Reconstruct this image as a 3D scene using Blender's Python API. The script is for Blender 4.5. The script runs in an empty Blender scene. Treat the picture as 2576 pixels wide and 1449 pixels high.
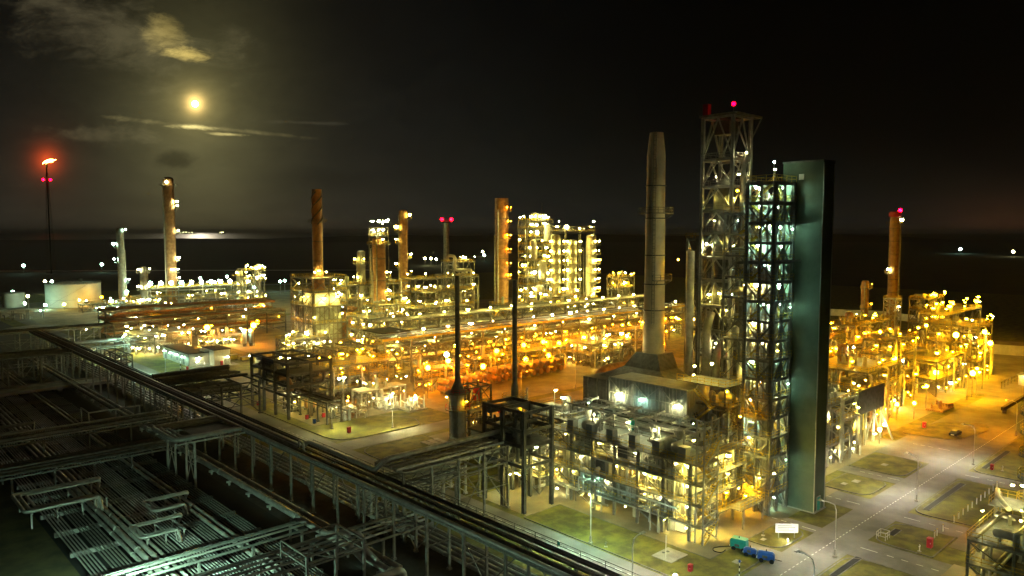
import bpy, math, random
from mathutils import Vector
R = math.radians
SC = bpy.context.scene
COL = SC.collection
# ---------------------------------------------------------------- camera
TH = R(43.0)                      # the plant grid is turned 43 degrees from the view
CT, ST = math.cos(TH), math.sin(TH)
PITCH = math.atan(140.5/1880)
H = 50.0
cam_d = bpy.data.cameras.new('camera'); cam = bpy.data.objects.new('camera', cam_d); COL.objects.link(cam)
cam.location = (0, 0, H); cam.rotation_euler = (math.pi/2-PITCH, 0, 0)
cam_d.sensor_width = 36; cam_d.lens = 36*1880/2576; cam_d.clip_start = 1; cam_d.clip_end = 80000
SC.camera = cam
SC.view_settings.view_transform = 'Standard'; SC.view_settings.look = 'None'
SC.view_settings.exposure = 0.0; SC.view_settings.gamma = 1
cy = SC.cycles
cy.use_denoising = True
cy.use_light_tree = True
cy.max_bounces = 5; cy.diffuse_bounces = 3; cy.glossy_bounces = 2; cy.transmission_bounces = 2; cy.volume_bounces = 0
cy.sample_clamp_indirect = 3.0; cy.sample_clamp_direct = 0.0
cy.caustics_reflective = False; cy.caustics_refractive = False

# ---------------------------------------------------------------- world (night sky, moon glow, thin cloud)
W = bpy.data.worlds.new('World'); SC.world = W; W.use_nodes = True
nt = W.node_tree; nt.nodes.clear()
class NX:
    """tiny node maths helper"""
    def __init__(s, nt): s.nt = nt
    def _in(s, sock, v):
        if hasattr(v, 'links'): s.nt.links.new(v, sock)
        else: sock.default_value = v
    def m(s, op, a, b=0.0, c=0.0, clamp=False):
        n = s.nt.nodes.new('ShaderNodeMath'); n.operation = op; n.use_clamp = clamp
        s._in(n.inputs[0], a); s._in(n.inputs[1], b); s._in(n.inputs[2], c); return n.outputs[0]
    def ss(s, v, a, b):
        n = s.nt.nodes.new('ShaderNodeMapRange'); n.interpolation_type = 'SMOOTHSTEP'
        s._in(n.inputs[0], v); n.inputs[1].default_value = a; n.inputs[2].default_value = b; return n.outputs[0]
    def noise(s, vec, sc, det=4, rough=.55, dist=0):
        n = s.nt.nodes.new('ShaderNodeTexNoise'); s.nt.links.new(vec, n.inputs['Vector'])
        n.inputs['Scale'].default_value = sc; n.inputs['Detail'].default_value = det
        n.inputs['Roughness'].default_value = rough; n.inputs['Distortion'].default_value = dist; return n.outputs[0]
    def comb(s, x, y, z):
        n = s.nt.nodes.new('ShaderNodeCombineXYZ')
        for i, v in enumerate((x, y, z)): s._in(n.inputs[i], v)
        return n.outputs[0]
    def scalecol(s, col, f):
        n = s.nt.nodes.new('ShaderNodeVectorMath'); n.operation = 'SCALE'
        s._in(n.inputs[0], col); s._in(n.inputs[3], f); return n.outputs[0]
    def add(s, a, b):
        n = s.nt.nodes.new('ShaderNodeVectorMath'); n.operation = 'ADD'
        s._in(n.inputs[0], a); s._in(n.inputs[1], b); return n.outputs[0]
N = NX(nt)
tc = nt.nodes.new('ShaderNodeTexCoord'); sep = nt.nodes.new('ShaderNodeSeparateXYZ'); nt.links.new(tc.outputs['Generated'], sep.inputs[0])
yy = N.m('MAXIMUM', sep.outputs[1], .02)
U = N.m('DIVIDE', sep.outputs[0], yy); V = N.m('DIVIDE', sep.outputs[2], yy)
def gauss(u0, v0, su, sv, pw=1.0):
    a = N.m('DIVIDE', N.m('SUBTRACT', U, u0), su); b = N.m('DIVIDE', N.m('SUBTRACT', V, v0), sv)
    d = N.m('ADD', N.m('MULTIPLY', a, a), N.m('MULTIPLY', b, b))
    if pw != 1.0: d = N.m('POWER', d, pw)
    return N.m('EXPONENT', N.m('MULTIPLY', d, -1.0))
sky = nt.nodes.new('ShaderNodeTexSky'); sky.sky_type = 'NISHITA'; sky.sun_disc = False
sky.sun_elevation = R(9.5); sky.sun_rotation = R(-23)
col = N.scalecol(sky.outputs[0], 0.00022)
MU, MV = -.4175, .1685
# horizon veil of lit air
veil = N.m('MULTIPLY', N.m('EXPONENT', N.m('MULTIPLY', N.m('MAXIMUM', V, 0.0), -6.5)), gauss(-.42, 0, .62, 9))
col = N.add(col, N.scalecol((.0135, .0135, .0098), veil))
col = N.add(col, N.scalecol((.0022, .0044, .0058), N.m('EXPONENT', N.m('MULTIPLY', N.m('MAXIMUM', V, 0.0), -7.0))))
# moon aureole
col = N.add(col, N.scalecol((.110, .100, .038), gauss(MU, MV-.03, .090, .135, .8)))
col = N.add(col, N.scalecol((.30, .235, .07), gauss(MU, MV, .026, .025, .75)))
col = N.add(col, N.scalecol((2.2, 1.4, .40), gauss(MU, MV, .0095, .0095, .8)))
# lit haze painted into the sky by the right hand units and flare tip
col = N.add(col, N.scalecol((.050, .014, .0022), gauss(.66, -.035, .075, .06, .8)))
col = N.add(col, N.scalecol((.011, .0055, .0012), gauss(.60, -.03, .22, .09, .8)))
col = N.add(col, N.scalecol((.95, .085, .012), gauss(-.616, .0945, .0115, .0115, .65)))
col = N.add(col, N.scalecol((.030, .008, .002), gauss(-.616, .09, .045, .045, .8)))
# clouds: soft banks lit by the moon
cv = N.comb(N.m('MULTIPLY', U, 1.0), N.m('MULTIPLY', V, 2.2), 0.0)
n1 = N.noise(cv, 9.0, 8, .62, .6); n2 = N.noise(cv, 34.0, 7, .65, .5)
nn = N.m('ADD', N.m('MULTIPLY', n1, .7), N.m('MULTIPLY', n2, .3))
def bank(u0, v0, su, sv, lo, hi, rot=0.0):
    cr, sr = math.cos(rot), math.sin(rot)
    du, dv = N.m('SUBTRACT', U, u0), N.m('SUBTRACT', V, v0)
    a = N.m('DIVIDE', N.m('ADD', N.m('MULTIPLY', du, cr), N.m('MULTIPLY', dv, sr)), su)
    b = N.m('DIVIDE', N.m('SUBTRACT', N.m('MULTIPLY', dv, cr), N.m('MULTIPLY', du, sr)), sv)
    r2 = N.m('SQRT', N.m('ADD', N.m('MULTIPLY', a, a), N.m('MULTIPLY', b, b)))
    e = N.m('ADD', N.m('SUBTRACT', 1.0, r2), N.m('MULTIPLY', N.m('SUBTRACT', nn, .5), 3.4))
    return N.ss(e, lo, hi)
col = N.add(col, N.scalecol((.055, .046, .024), bank(-.53, .262, .21, .062, .05, 1.1, -.25)))
col = N.add(col, N.scalecol((.27, .20, .052), bank(-.452, .262, .040, .036, .0, 1.1, -.6)))
col = N.add(col, N.scalecol((.60, .44, .11), bank(-.424, .232, .042, .013, .1, .9, -.12)))
col = N.add(col, N.scalecol((.022, .018, .009), bank(-.37, .258, .035, .020, .0, 1.0, -.2)))
col = N.add(col, N.scalecol((1.0, .82, .30), bank(-.425, .1385, .060, .0060, .15, .9, -.07)))
col = N.add(col, N.scalecol((.55, .45, .16), bank(-.375, .1290, .045, .0042, .15, .9, -.05)))
col = N.add(col, N.scalecol((.11, .09, .035), bank(-.40, .1375, .15, .0045, .0, .9, -.10)))
col = N.add(col, N.scalecol((.045, .037, .018), bank(-.55, .128, .10, .020, .1, 1.0, 0)))
col = N.add(col, N.scalecol((.022, .019, .012), bank(-.27, .144, .07, .0035, .0, .9, -.03)))
dark = N.m('ADD', bank(-.442, .094, .044, .017, .1, 1.0, .0), N.m('MULTIPLY', bank(-.26, .070, .18, .030, .3, 1.3, .0), .5), clamp=True)
dark = N.m('ADD', dark, N.m('MULTIPLY', bank(-.48, .04, .25, .025, .4, 1.4, .0), .35), clamp=True)
col = N.scalecol(col, N.m('SUBTRACT', 1.0, N.m('MULTIPLY', dark, .52)))
# broad mottling; the sky goes black away from the moon
col = N.scalecol(col, N.m('SUBTRACT', 1.0, N.m('MULTIPLY', N.m('MULTIPLY', N.ss(U, -.25, .35), N.ss(V, -.02, .16)), .8)))
col = N.scalecol(col, N.m('ADD', .5, N.m('MULTIPLY', nn, 1.0)))
bg = nt.nodes.new('ShaderNodeBackground'); nt.links.new(col, bg.inputs[0]); bg.inputs[1].default_value = 1.0
wo = nt.nodes.new('ShaderNodeOutputWorld'); nt.links.new(bg.outputs[0], wo.inputs[0])

# the moon's light on the plant (its only distant light), from the moon's direction
sd = bpy.data.lights.new('moonlight', 'SUN'); sd.energy = 0.06; sd.angle = R(.5); sd.color = (1, .86, .62)
so = bpy.data.objects.new('moonlight', sd); COL.objects.link(so)
so.rotation_euler = Vector((MU, 1, MV)).to_track_quat('Z', 'Y').to_euler()

# ---------------------------------------------------------------- materials
MATS = {}
def mat(name, c, rough=.6, metal=0.0, c2=None, sc=1.5, bump=0.0, emit=None, es=0.0, spec=.5, det=5):
    m = bpy.data.materials.new(name); m.use_nodes = True; t = m.node_tree; b = t.nodes['Principled BSDF']; X = NX(t)
    b.inputs['Roughness'].default_value = rough; b.inputs['Metallic'].default_value = metal
    b.inputs['Specular IOR Level'].default_value = spec
    if c2 is None: c2 = tuple(x*.62 for x in c)
    tcn = t.nodes.new('ShaderNodeTexCoord'); no = X.noise(tcn.outputs['Object'], sc, det, .62)
    r = t.nodes.new('ShaderNodeMix'); r.data_type = 'RGBA'
    t.links.new(X.ss(no, .34, .66), r.inputs[0]); r.inputs[6].default_value = (*c, 1); r.inputs[7].default_value = (*c2, 1)
    t.links.new(r.outputs[2], b.inputs['Base Color'])
    if bump:
        bn = t.nodes.new('ShaderNodeBump'); bn.inputs['Strength'].default_value = bump; bn.inputs['Distance'].default_value = .05
        t.links.new(X.noise(tcn.outputs['Object'], sc*6, 4), bn.inputs['Height']); t.links.new(bn.outputs[0], b.inputs['Normal'])
    MATS[name] = m; return m
def emat(name, c, s):
    m = bpy.data.materials.new(name); m.use_nodes = True; t = m.node_tree; b = t.nodes['Principled BSDF']
    b.inputs['Base Color'].default_value = (.8, .8, .8, 1)
    b.inputs['Emission Color'].default_value = (*c, 1); b.inputs['Emission Strength'].default_value = s
    MATS[name] = m; return m
mat('steel', (.24, .23, .20), .6, .1, (.14, .135, .12), 1.2)
mat('dark_steel', (.12, .115, .105), .6, .15, (.07, .068, .06), 1.0)
mat('pale_steel', (.46, .45, .41), .5, .1, (.33, .32, .29), .8)
mat('pipe', (.42, .40, .36), .38, .45, (.27, .26, .23), .9)
mat('bright_pipe', (.66, .65, .62), .34, .35, (.46, .45, .43), 1.4)
mat('insulation', (.52, .50, .44), .45, .35, (.36, .34, .30), .6)
mat('brown_vessel', (.44, .24, .11), .6, .05, (.26, .13, .06), .5)
mat('grey_paint', (.34, .35, .34), .6, .0, (.24, .25, .24), .5)
mat('green_cladding', (.088, .118, .082), .75, .0, (.068, .094, .064), .35)
mat('chimney_steel', (.60, .50, .36), .6, .0, (.46, .38, .27), .25)
mat('concrete', (.36, .34, .30), .9, 0, (.23, .215, .19), .35, .3)
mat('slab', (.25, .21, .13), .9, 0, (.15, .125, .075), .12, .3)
mat('asphalt', (.195, .185, .165), .85, 0, (.10, .094, .084), .10, .4, det=10)
mat('dry_turf', (.105, .080, .022), .95, 0, (.05, .038, .012), .25, .6, det=10)
mat('grass', (.165, .150, .016), .95, 0, (.066, .062, .009), .30, .8, det=12)
mat('earth', (.030, .028, .018), .95, 0, (.015, .015, .010), .02, .4)
mat('gravel', (.05, .047, .040), .95, 0, (.028, .026, .022), .5, .6)
mat('kerb', (.17, .16, .13), .9, 0, (.10, .095, .07), .8)
mat('road_paint', (.75, .75, .68), .7, 0, (.50, .50, .45), 1.5)
mat('yellow', (.60, .42, .03), .5, 0, (.42, .28, .02), 1.2)
mat('white_wall', (.68, .66, .58), .8, 0, (.52, .50, .43), .35)
mat('roof_brown', (.060, .050, .040), .8, 0, (.035, .03, .025), .5)
mat('red', (.50, .02, .04), .5, 0, (.34, .015, .03), 1.0)
mat('black', (.008, .008, .008), .9)
mat('blue', (.01, .09, .42), .35, 0, (.008, .06, .28), .8)
mat('teal', (.01, .33, .30), .4, 0, (.008, .24, .22), .8)
mat('white', (.8, .8, .78), .5, 0, (.66, .66, .64), .8)
mat('glass', (.02, .03, .04), .35)
mat('tank_white', (.60, .58, .50), .6, 0, (.47, .45, .39), .08)
LC = {'warm': (1, .80, .15), 'white': (1, .95, .42), 'cool': (.52, 1, .72), 'neutral': (1, .94, .76), 'sodium': (1, .29, .003), 'red': (1, .0, .012), 'amber': (1, .47, .006)}

# ---------------------------------------------------------------- mesh helpers (all in plant metres: p right-far, q left-far, z up)
class MB:
    def __init__(s): s.v = []; s.f = []; s.sm = False
    def box(s, x0, x1, y0, y1, z0, z1):
        i = len(s.v)
        s.v += [(x0,y0,z0),(x1,y0,z0),(x1,y1,z0),(x0,y1,z0),(x0,y0,z1),(x1,y0,z1),(x1,y1,z1),(x0,y1,z1)]
        s.f += [(i,i+3,i+2,i+1),(i+4,i+5,i+6,i+7),(i,i+1,i+5,i+4),(i+1,i+2,i+6,i+5),(i+2,i+3,i+7,i+6),(i+3,i,i+4,i+7)]
        return s
    def beam(s, a, b, w, h=None):
        h = h or w; a = Vector(a); b = Vector(b); d = (b-a)
        if d.length < 1e-6: return s
        d.normalize(); up = Vector((0,0,1)) if abs(d.z) < .97 else Vector((0,1,0))
        x = d.cross(up).normalized(); y = x.cross(d).normalized()
        i = len(s.v)
        for c in (a, b):
            for sx, sy in ((-1,-1),(1,-1),(1,1),(-1,1)): s.v.append(tuple(c + x*(sx*w/2) + y*(sy*h/2)))
        s.f += [(i,i+1,i+2,i+3),(i+7,i+6,i+5,i+4)] + [(i+k, i+4+k, i+4+(k+1)%4, i+(k+1)%4) for k in range(4)]
        return s
    def tube(s, pts, r, n=8, bend=None):
        s.sm = True; P = [Vector(p) for p in pts]
        if bend and len(P) > 2:
            Q = [P[0]]
            for k in range(1, len(P)-1):
                d0 = (P[k-1]-P[k]); d1 = (P[k+1]-P[k]); l = min(bend, d0.length*.45, d1.length*.45)
                a = P[k]+d0.normalized()*l; b = P[k]+d1.normalized()*l
                for t in (0, .25, .5, .75, 1): Q.append((a.lerp(P[k], t)).lerp(P[k].lerp(b, t), t))
            Q.append(P[-1]); P = Q
        ref = None; base = len(s.v)
        for k, c in enumerate(P):
            d = (P[min(k+1, len(P)-1)]-P[max(k-1, 0)]).normalized()
            if ref is None: ref = Vector((0,0,1)) if abs(d.z) < .9 else Vector((1,0,0))
            x = d.cross(ref)
            if x.length < 1e-3: x = d.cross(Vector((0,1,0)))
            x.normalize(); ref = x.cross(d).normalized()
            for j in range(n):
                a = 2*math.pi*j/n; s.v.append(tuple(c + (x*math.cos(a)+ref*math.sin(a))*r))
        for k in range(len(P)-1):
            for j in range(n):
                a = base+k*n+j; b = base+k*n+(j+1)%n; s.f.append((a, b, b+n, a+n))
        s.f.append(tuple(base+j for j in reversed(range(n)))); e = base+(len(P)-1)*n; s.f.append(tuple(e+j for j in range(n)))
        return s
    def lathe(s, cx, cy, prof, n=20, ax=None):
        """prof = [(radius, height)]; ax None = vertical, 'p'/'q' = lying along that axis (height measured along it, cx, cy = the other coordinate and z)"""
        s.sm = True; base = len(s.v)
        for r, h in prof:
            for j in range(n):
                a = 2*math.pi*j/n; u, w = r*math.cos(a), r*math.sin(a)
                s.v.append((cx+u, cy+w, h) if ax is None else ((h, cx+u, cy+w) if ax == 'p' else (cx+u, h, cy+w)))
        for k in range(len(prof)-1):
            for j in range(n):
                a = base+k*n+j; b = base+k*n+(j+1)%n
                s.f.append((a, b, b+n, a+n) if ax != 'q' else (a, a+n, b+n, b))
        lo = tuple(base+j for j in range(n)); e = base+(len(prof)-1)*n; hi = tuple(e+j for j in range(n))
        s.f += [tuple(reversed(lo)), hi] if ax != 'q' else [lo, tuple(reversed(hi))]
        return s
    def sphere(s, c, r, n=8, m=5, sz=1.0):
        return s.lathe(c[0], c[1], [(r*math.sin(math.pi*k/m)+1e-4, c[2]-r*sz*math.cos(math.pi*k/m)) for k in range(m+1)], n)
    def poly(s, pts, z0, z1):
        n = len(pts); i = len(s.v)
        s.v += [(x, y, z0) for x, y in pts] + [(x, y, z1) for x, y in pts]
        s.f += [tuple(i+k for k in reversed(range(n))), tuple(i+n+k for k in range(n))]
        s.f += [(i+k, i+(k+1)%n, i+n+(k+1)%n, i+n+k) for k in range(n)]
        return s
    def loft(s, rings):
        n = len(rings[0]); i = len(s.v)
        for r in rings: s.v += [tuple(v) for v in r]
        for k in range(len(rings)-1):
            for j in range(n): a = i+k*n+j; b = i+k*n+(j+1)%n; s.f.append((a, b, b+n, a+n))
        s.f += [tuple(i+k for k in reversed(range(n))), tuple(i+(len(rings)-1)*n+k for k in range(n))]
        return s
    def rail(s, pts, h=1.1, t=.07, step=2.0, closed=False):
        P = [Vector(p) for p in pts]
        if closed: P.append(P[0])
        for a, b in zip(P, P[1:]):
            for k in (h, h*.52): s.beam(a+Vector((0,0,k)), b+Vector((0,0,k)), t)
            n = max(1, round((b-a).length/step))
            for j in range(n+1):
                c = a.lerp(b, j/n); s.beam(c, c+Vector((0,0,h)), t)
        return s
    def mesh(s, org, name):
        me = bpy.data.meshes.new(name); ox, oy, oz = org
        me.from_pydata([(x-ox, y-oy, z-oz) for x, y, z in s.v], [], s.f)
        if s.sm:
            me.polygons.foreach_set('use_smooth', [True]*len(me.polygons)); me.set_sharp_from_angle(angle=.75)
        return me
def ring_pts(cx, cy, r, z, a0, a1, n=10): return [(cx+r*math.cos(a0+(a1-a0)*k/n), cy+r*math.sin(a0+(a1-a0)*k/n), z) for k in range(n+1)]

def to_world(p, q, z=0): return (p*CT-q*ST, p*ST+q*CT, z)
def setp(o, label=None, cat=None, group=None, kind=None):
    if label: o['label'] = label
    if cat: o['category'] = cat
    if group: o['group'] = group
    if kind: o['kind'] = kind
    return o
LM = {}; GAIN = 1.95; LK = [0]
class Thing:
    def __init__(s, name, label, cat, p, q, z=0, group=None):
        s.o = bpy.data.objects.new(name, None); COL.objects.link(s.o); s.org = (p, q, z)
        s.o.location = to_world(p, q, z); s.o.rotation_euler = (0, 0, TH); s.o.empty_display_size = .5
        setp(s.o, label, cat, group)
    def part(s, name, mb, m='steel', parent=None, label=None):
        if not mb.v: return None
        o = bpy.data.objects.new(name, mb.mesh(s.org, name)); o.data.materials.append(MATS[m]); COL.objects.link(o)
        o.parent = parent or s.o
        if label: o['label'] = label
        return o
    def posts(s, name, w, z0, z1, spots, m):
        me = MB().box(-w/2, w/2, -w/2, w/2, z0, z1).mesh((0, 0, s.org[2]), name); me.materials.append(MATS[m])
        for p, q in spots:
            o = bpy.data.objects.new(name, me); COL.objects.link(o); o.parent = s.o; o.location = (p-s.org[0], q-s.org[1], 0)
    def lamp(s, p, q, z, kind='warm', I=14, r=.28, hood=True, name='lamp'):
        LK[0] += 1
        if name == 'lamp' and hood: r = round(r*(.55, .85, .7, 1.15, .62)[LK[0]*7 % 5], 3)
        key = (kind, I, r, hood)
        if key not in LM:
            b = MB(); n, m = (8, 5) if r < .5 else (7, 4)
            b.sphere((0, 0, 0), r, n, m); ns = len(b.f)
            if hood: b.lathe(0, 0, [(r*.35, r*1.5), (r*1.25, r*.75), (r*1.3, r*.62), (r*.3, r*1.1)], n)
            me = b.mesh((0, 0, 0), name)
            k = 'lamp_%s_%g_%g' % (kind, I, r)
            if k not in MATS: emat(k, LC[kind], GAIN*I/(r*r))
            me.materials.append(MATS[k]); me.materials.append(MATS['dark_steel'])
            for f in me.polygons[ns:]: f.material_index = 1
            LM[key] = me
        o = bpy.data.objects.new(name, LM[key]); COL.objects.link(o); o.parent = s.o
        o.location = (p-s.org[0], q-s.org[1], z-s.org[2])
        if name == 'lamp' and hood: o.scale = ((1, 1, 1), (1.45, .7, .6), (.75, .75, .75), (1.1, 1.1, .55), (.6, 1.3, .6), (1.25, 1.25, 1.0), (.5, .5, .5))[LK[0]*5 % 7]; o.rotation_euler = (0, 0, LK[0] % 4*.8)
        return o
def solo(name, mb, m, label, cat, p, q, z=0, group=None, kind=None):
    o = bpy.data.objects.new(name, mb.mesh((p, q, z), name)); o.data.materials.append(MATS[m]); COL.objects.link(o)
    o.location = to_world(p, q, z); o.rotation_euler = (0, 0, TH)
    return setp(o, label, cat, group, kind)
def struct(name, mb, m): return solo(name, mb, m, None, None, 0, 0, 0, None, 'structure')
def copy_thing(root, p, q, z=0, label=None, rot=None, group=None):
    r = root.copy(); COL.objects.link(r); r.location = to_world(p, q, z)
    if rot is not None: r.rotation_euler = (0, 0, TH+rot)
    if label: r['label'] = label
    if group: r['group'] = group
    for ch in list(root.children):
        c = ch.copy(); COL.objects.link(c); c.parent = r
        for g in list(ch.children):
            d = g.copy(); COL.objects.link(d); d.parent = c
    return r
def P(u, v, z=0.0):
    """where the sight line through (u, v) meets height z: used only to read positions off the survey, returns plant p, q"""
    x = (u-1288)/1880; y = -(v-724.5)/1880
    d = (x, math.cos(PITCH)+y*math.sin(PITCH), -math.sin(PITCH)+y*math.cos(PITCH)); t = (z-H)/d[2]
    X, Y = d[0]*t, d[1]*t; return (X*CT+Y*ST, -X*ST+Y*CT)
ORD = ['first','second','third','fourth','fifth','sixth','seventh','eighth','ninth','tenth','eleventh','twelfth','thirteenth','fourteenth','fifteenth','sixteenth','seventeenth','eighteenth','nineteenth','twentieth']

# ---------------------------------------------------------------- generators
def columns_part(T, ps, qs, z0, z1, w, m, skip=()):
    for p in ps:
        for q in qs:
            if (p, q) in skip: continue
            b = MB()                                             # H section: two flanges and a web
            f = w*.5
            if w >= .3:
                b.box(p-f, p+f, q-f, q-f*.62, z0, z1); b.box(p-f, p+f, q+f*.62, q+f, z0, z1); b.box(p-f*.22, p+f*.22, q-f*.62, q+f*.62, z0, z1)
            else: b.box(p-f, p+f, q-f, q+f, z0, z1)
            T.part('column', b, m)
def frame(T, ps, qs, zs, cw=.4, bw=.32, m='steel', brace=None, decks=None, rails=True, z0=0.0, mesh_cols=False, dm=None, rm='yellow', rt=.07, over=.25, inner=True):
    """braced steel frame with floor beams, decks and handrails"""
    if mesh_cols:
        T.posts('column', cw, z0, zs[-1], [(p, q) for p in ps for q in qs], m)
    else: columns_part(T, ps, qs, z0, zs[-1], cw, m)
    e = cw*.5-.03
    for z in zs:
        b = MB()
        for q in (qs if inner else (qs[0], qs[-1])):
            for a, c in zip(ps, ps[1:]): b.box(a+e, c-e, q-bw*.3, q+bw*.3, z-bw-.01, z-.01)
        for p in (ps if inner else (ps[0], ps[-1])):
            for a, c in zip(qs, qs[1:]): b.box(p-bw*.3, p+bw*.3, a+e, c-e, z-bw-.012, z-.012)
        T.part('floor_beams', b, m)
    if brace:
        zz = [z0]+list(zs); b = MB(); t = bw*.55; k = 0
        for a, c in zip(zz, zz[1:]):
            if c-a < 2: continue
            a2, c2 = a+.15, c-bw
            for (A, B) in [((x, qs[0]), (y, qs[0])) for x, y in zip(ps, ps[1:])] + [((ps[0], x), (ps[0], y)) for x, y in zip(qs, qs[1:])] + [((ps[-1], x), (ps[-1], y)) for x, y in zip(qs, qs[1:])]+ [((x, qs[-1]), (y, qs[-1])) for x, y in zip(ps, ps[1:])]:
                k += 1
                M_ = ((A[0]+B[0])/2, (A[1]+B[1])/2)
                if brace == 'X': b.beam((*A, a2), (*B, c2), t); b.beam((*B, a2), (*A, c2), t*.9)
                elif brace == 'K': b.beam((*A, a2), (*M_, c2), t); b.beam((*B, a2), (*M_, c2), t)
                elif brace == 'V': b.beam((*A, c2), (*M_, a2), t); b.beam((*B, c2), (*M_, a2), t)
                elif (k % 2): b.beam((*A, a2), (*B, c2), t)
                else: b.beam((*B, a2), (*A, c2), t)
        T.part('bracing', b, m)
    for z in (zs if decks is None else decks):
        T.part('deck', MB().box(ps[0]-over, ps[-1]+over, qs[0]-over, qs[-1]+over, z, z+.09), dm or m)
        if rails:
            o = over-.05
            T.part('handrail', MB().rail([(ps[0]-o, qs[0]-o, z+.09), (ps[-1]+o, qs[0]-o, z+.09), (ps[-1]+o, qs[-1]+o, z+.09), (ps[0]-o, qs[-1]+o, z+.09)], 1.1, rt, 2.0, True), rm)
def pipes_in(T, x, n, seed, rr=(.08, .28), mats=('pipe', 'steel', 'bright_pipe'), levels=None, seg=8):
    """routed pipework inside the box x = (p0, p1, q0, q1, z0, z1)"""
    rnd = random.Random(seed); p0, p1, q0, q1, z0, z1 = x
    for k in range(n):
        r = rnd.uniform(*rr); t = rnd.random()
        z = rnd.uniform(z0+.3, z1-.3) if not levels else rnd.choice(levels)+r+.15
        p, q = rnd.uniform(p0, p1), rnd.uniform(q0, q1)
        if t < .32: pts = [(p, q, z0), (p, q, z), (rnd.uniform(p0, p1), q, z)]
        elif t < .62: pts = [(p, q, z0), (p, q, z), (p, rnd.uniform(q0, q1), z)]
        elif t < .78:
            z2 = rnd.uniform(z0+.3, z1); pts = [(p0, q, z), (p, q, z), (p, q, z2), (p1, q, z2)]
        elif t < .92:
            z2 = rnd.uniform(z0+.3, z1); pts = [(p, q0, z), (p, q, z), (p, q, z2), (p, q1, z2)]
        else: pts = [(p, q, z0), (p, q, rnd.uniform(z, z1))]
        pts2 = [pts[0]]
        for a in pts[1:]:
            if (Vector(a)-Vector(pts2[-1])).length > .8: pts2.append(a)
        if len(pts2) < 2: continue
        T.part('pipe', MB().tube(pts2, r, seg, r*2.5), rnd.choice(mats))
def equip_in(T, x, n, seed, mats=('insulation', 'grey_paint', 'pipe'), s=1.0):
    """small drums, exchangers, valves and cabinets bolted to a floor"""
    rnd = random.Random(seed); p0, p1, q0, q1, z = x
    for k in range(n):
        p, q = rnd.uniform(p0, p1), rnd.uniform(q0, q1); t = rnd.random(); r = rnd.uniform(.35, .75)*s; l = rnd.uniform(1.6, 3.6)*s
        b = MB()
        if t < .35:
            h = l
            b.lathe(p, q, [(r*.9, z), (r*.9, z+.4), (r, z+.42), (r, z+h-.2), (r*.75, z+h), (r*.2, z+h+r*.35)], 12); T.part('vessel', b, rnd.choice(mats))
        elif t < .7:
            ax = rnd.choice('pq'); c = z+r+.5
            a, bq = (q, c) if ax == 'p' else (p, c); s0 = (p if ax == 'p' else q)-l/2
            b.lathe(a, bq, [(r*.3, s0-.25), (r*.8, s0-.1), (r, s0+.1), (r, s0+l-.1), (r*.8, s0+l+.1), (r*.3, s0+l+.25)], 12, ax)
            for f in (.22, .78):
                if ax == 'p': b.box(s0+l*f-.12, s0+l*f+.12, q-r*.8, q+r*.8, z, c-.2)
                else: b.box(p-r*.8, p+r*.8, s0+l*f-.12, s0+l*f+.12, z, c-.2)
            T.part('drum', b, rnd.choice(mats))
        else:
            b.box(p-r, p+r, q-r*.7, q+r*.7, z, z+.25*s).box(p-r*.7, p+r*.7, q-r*.5, q+r*.5, z+.25*s, z+1.5*s).box(p-r*.85, p-r*.75, q-.1, q+.1, z+.25*s, z+2.1*s)
            T.part('cabinet', b, rnd.choice(mats))
def lamps_in(T, ps, qs, zs, kind, I, r, seed=0, prob=1.0, jit=.0, up=2.4):
    rnd = random.Random(seed)
    for z in zs:
        for p in ps:
            for q in qs:
                if rnd.random() < prob: T.lamp(p+rnd.uniform(-jit, jit), q+rnd.uniform(-jit, jit), z+up, rnd.choice(kind) if isinstance(kind, tuple) else kind, I, r)
def stair(T, p0, p1, q0, q1, zs, m='yellow', ax='q', st='steel'):
    """zigzag flights between two columns of a stair bay"""
    for i, (a, b_) in enumerate(zip(zs, zs[1:])):
        b = MB(); s0, s1 = (q0, q1) if ax == 'q' else (p0, p1)
        if i % 2: s0, s1 = s1, s0
        mid = ((p0+p1)/2) if ax == 'q' else (q0+q1)/2
        off = .45 if i % 2 else -.45
        for d in (-.4, .4):
            if ax == 'q': b.beam((mid+off+d, s0, a), (mid+off+d, s1, b_), .07, .25); b.beam((mid+off+d, s0, a+1), (mid+off+d, s1, b_+1), .06)
            else: b.beam((s0, mid+off+d, a), (s1, mid+off+d, b_), .07, .25); b.beam((s0, mid+off+d, a+1), (s1, mid+off+d, b_+1), .06)
        n = max(4, int((b_-a)/.3))
        for k in range(n+1):
            t = k/n; z = a+(b_-a)*t; c = s0+(s1-s0)*t
            if ax == 'q': b.box(mid+off-.38, mid+off+.38, c-.13, c+.13, z-.02, z+.02)
            else: b.box(c-.13, c+.13, mid+off-.38, mid+off+.38, z-.02, z+.02)
        T.part('stair_flight', b, m)
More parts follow.
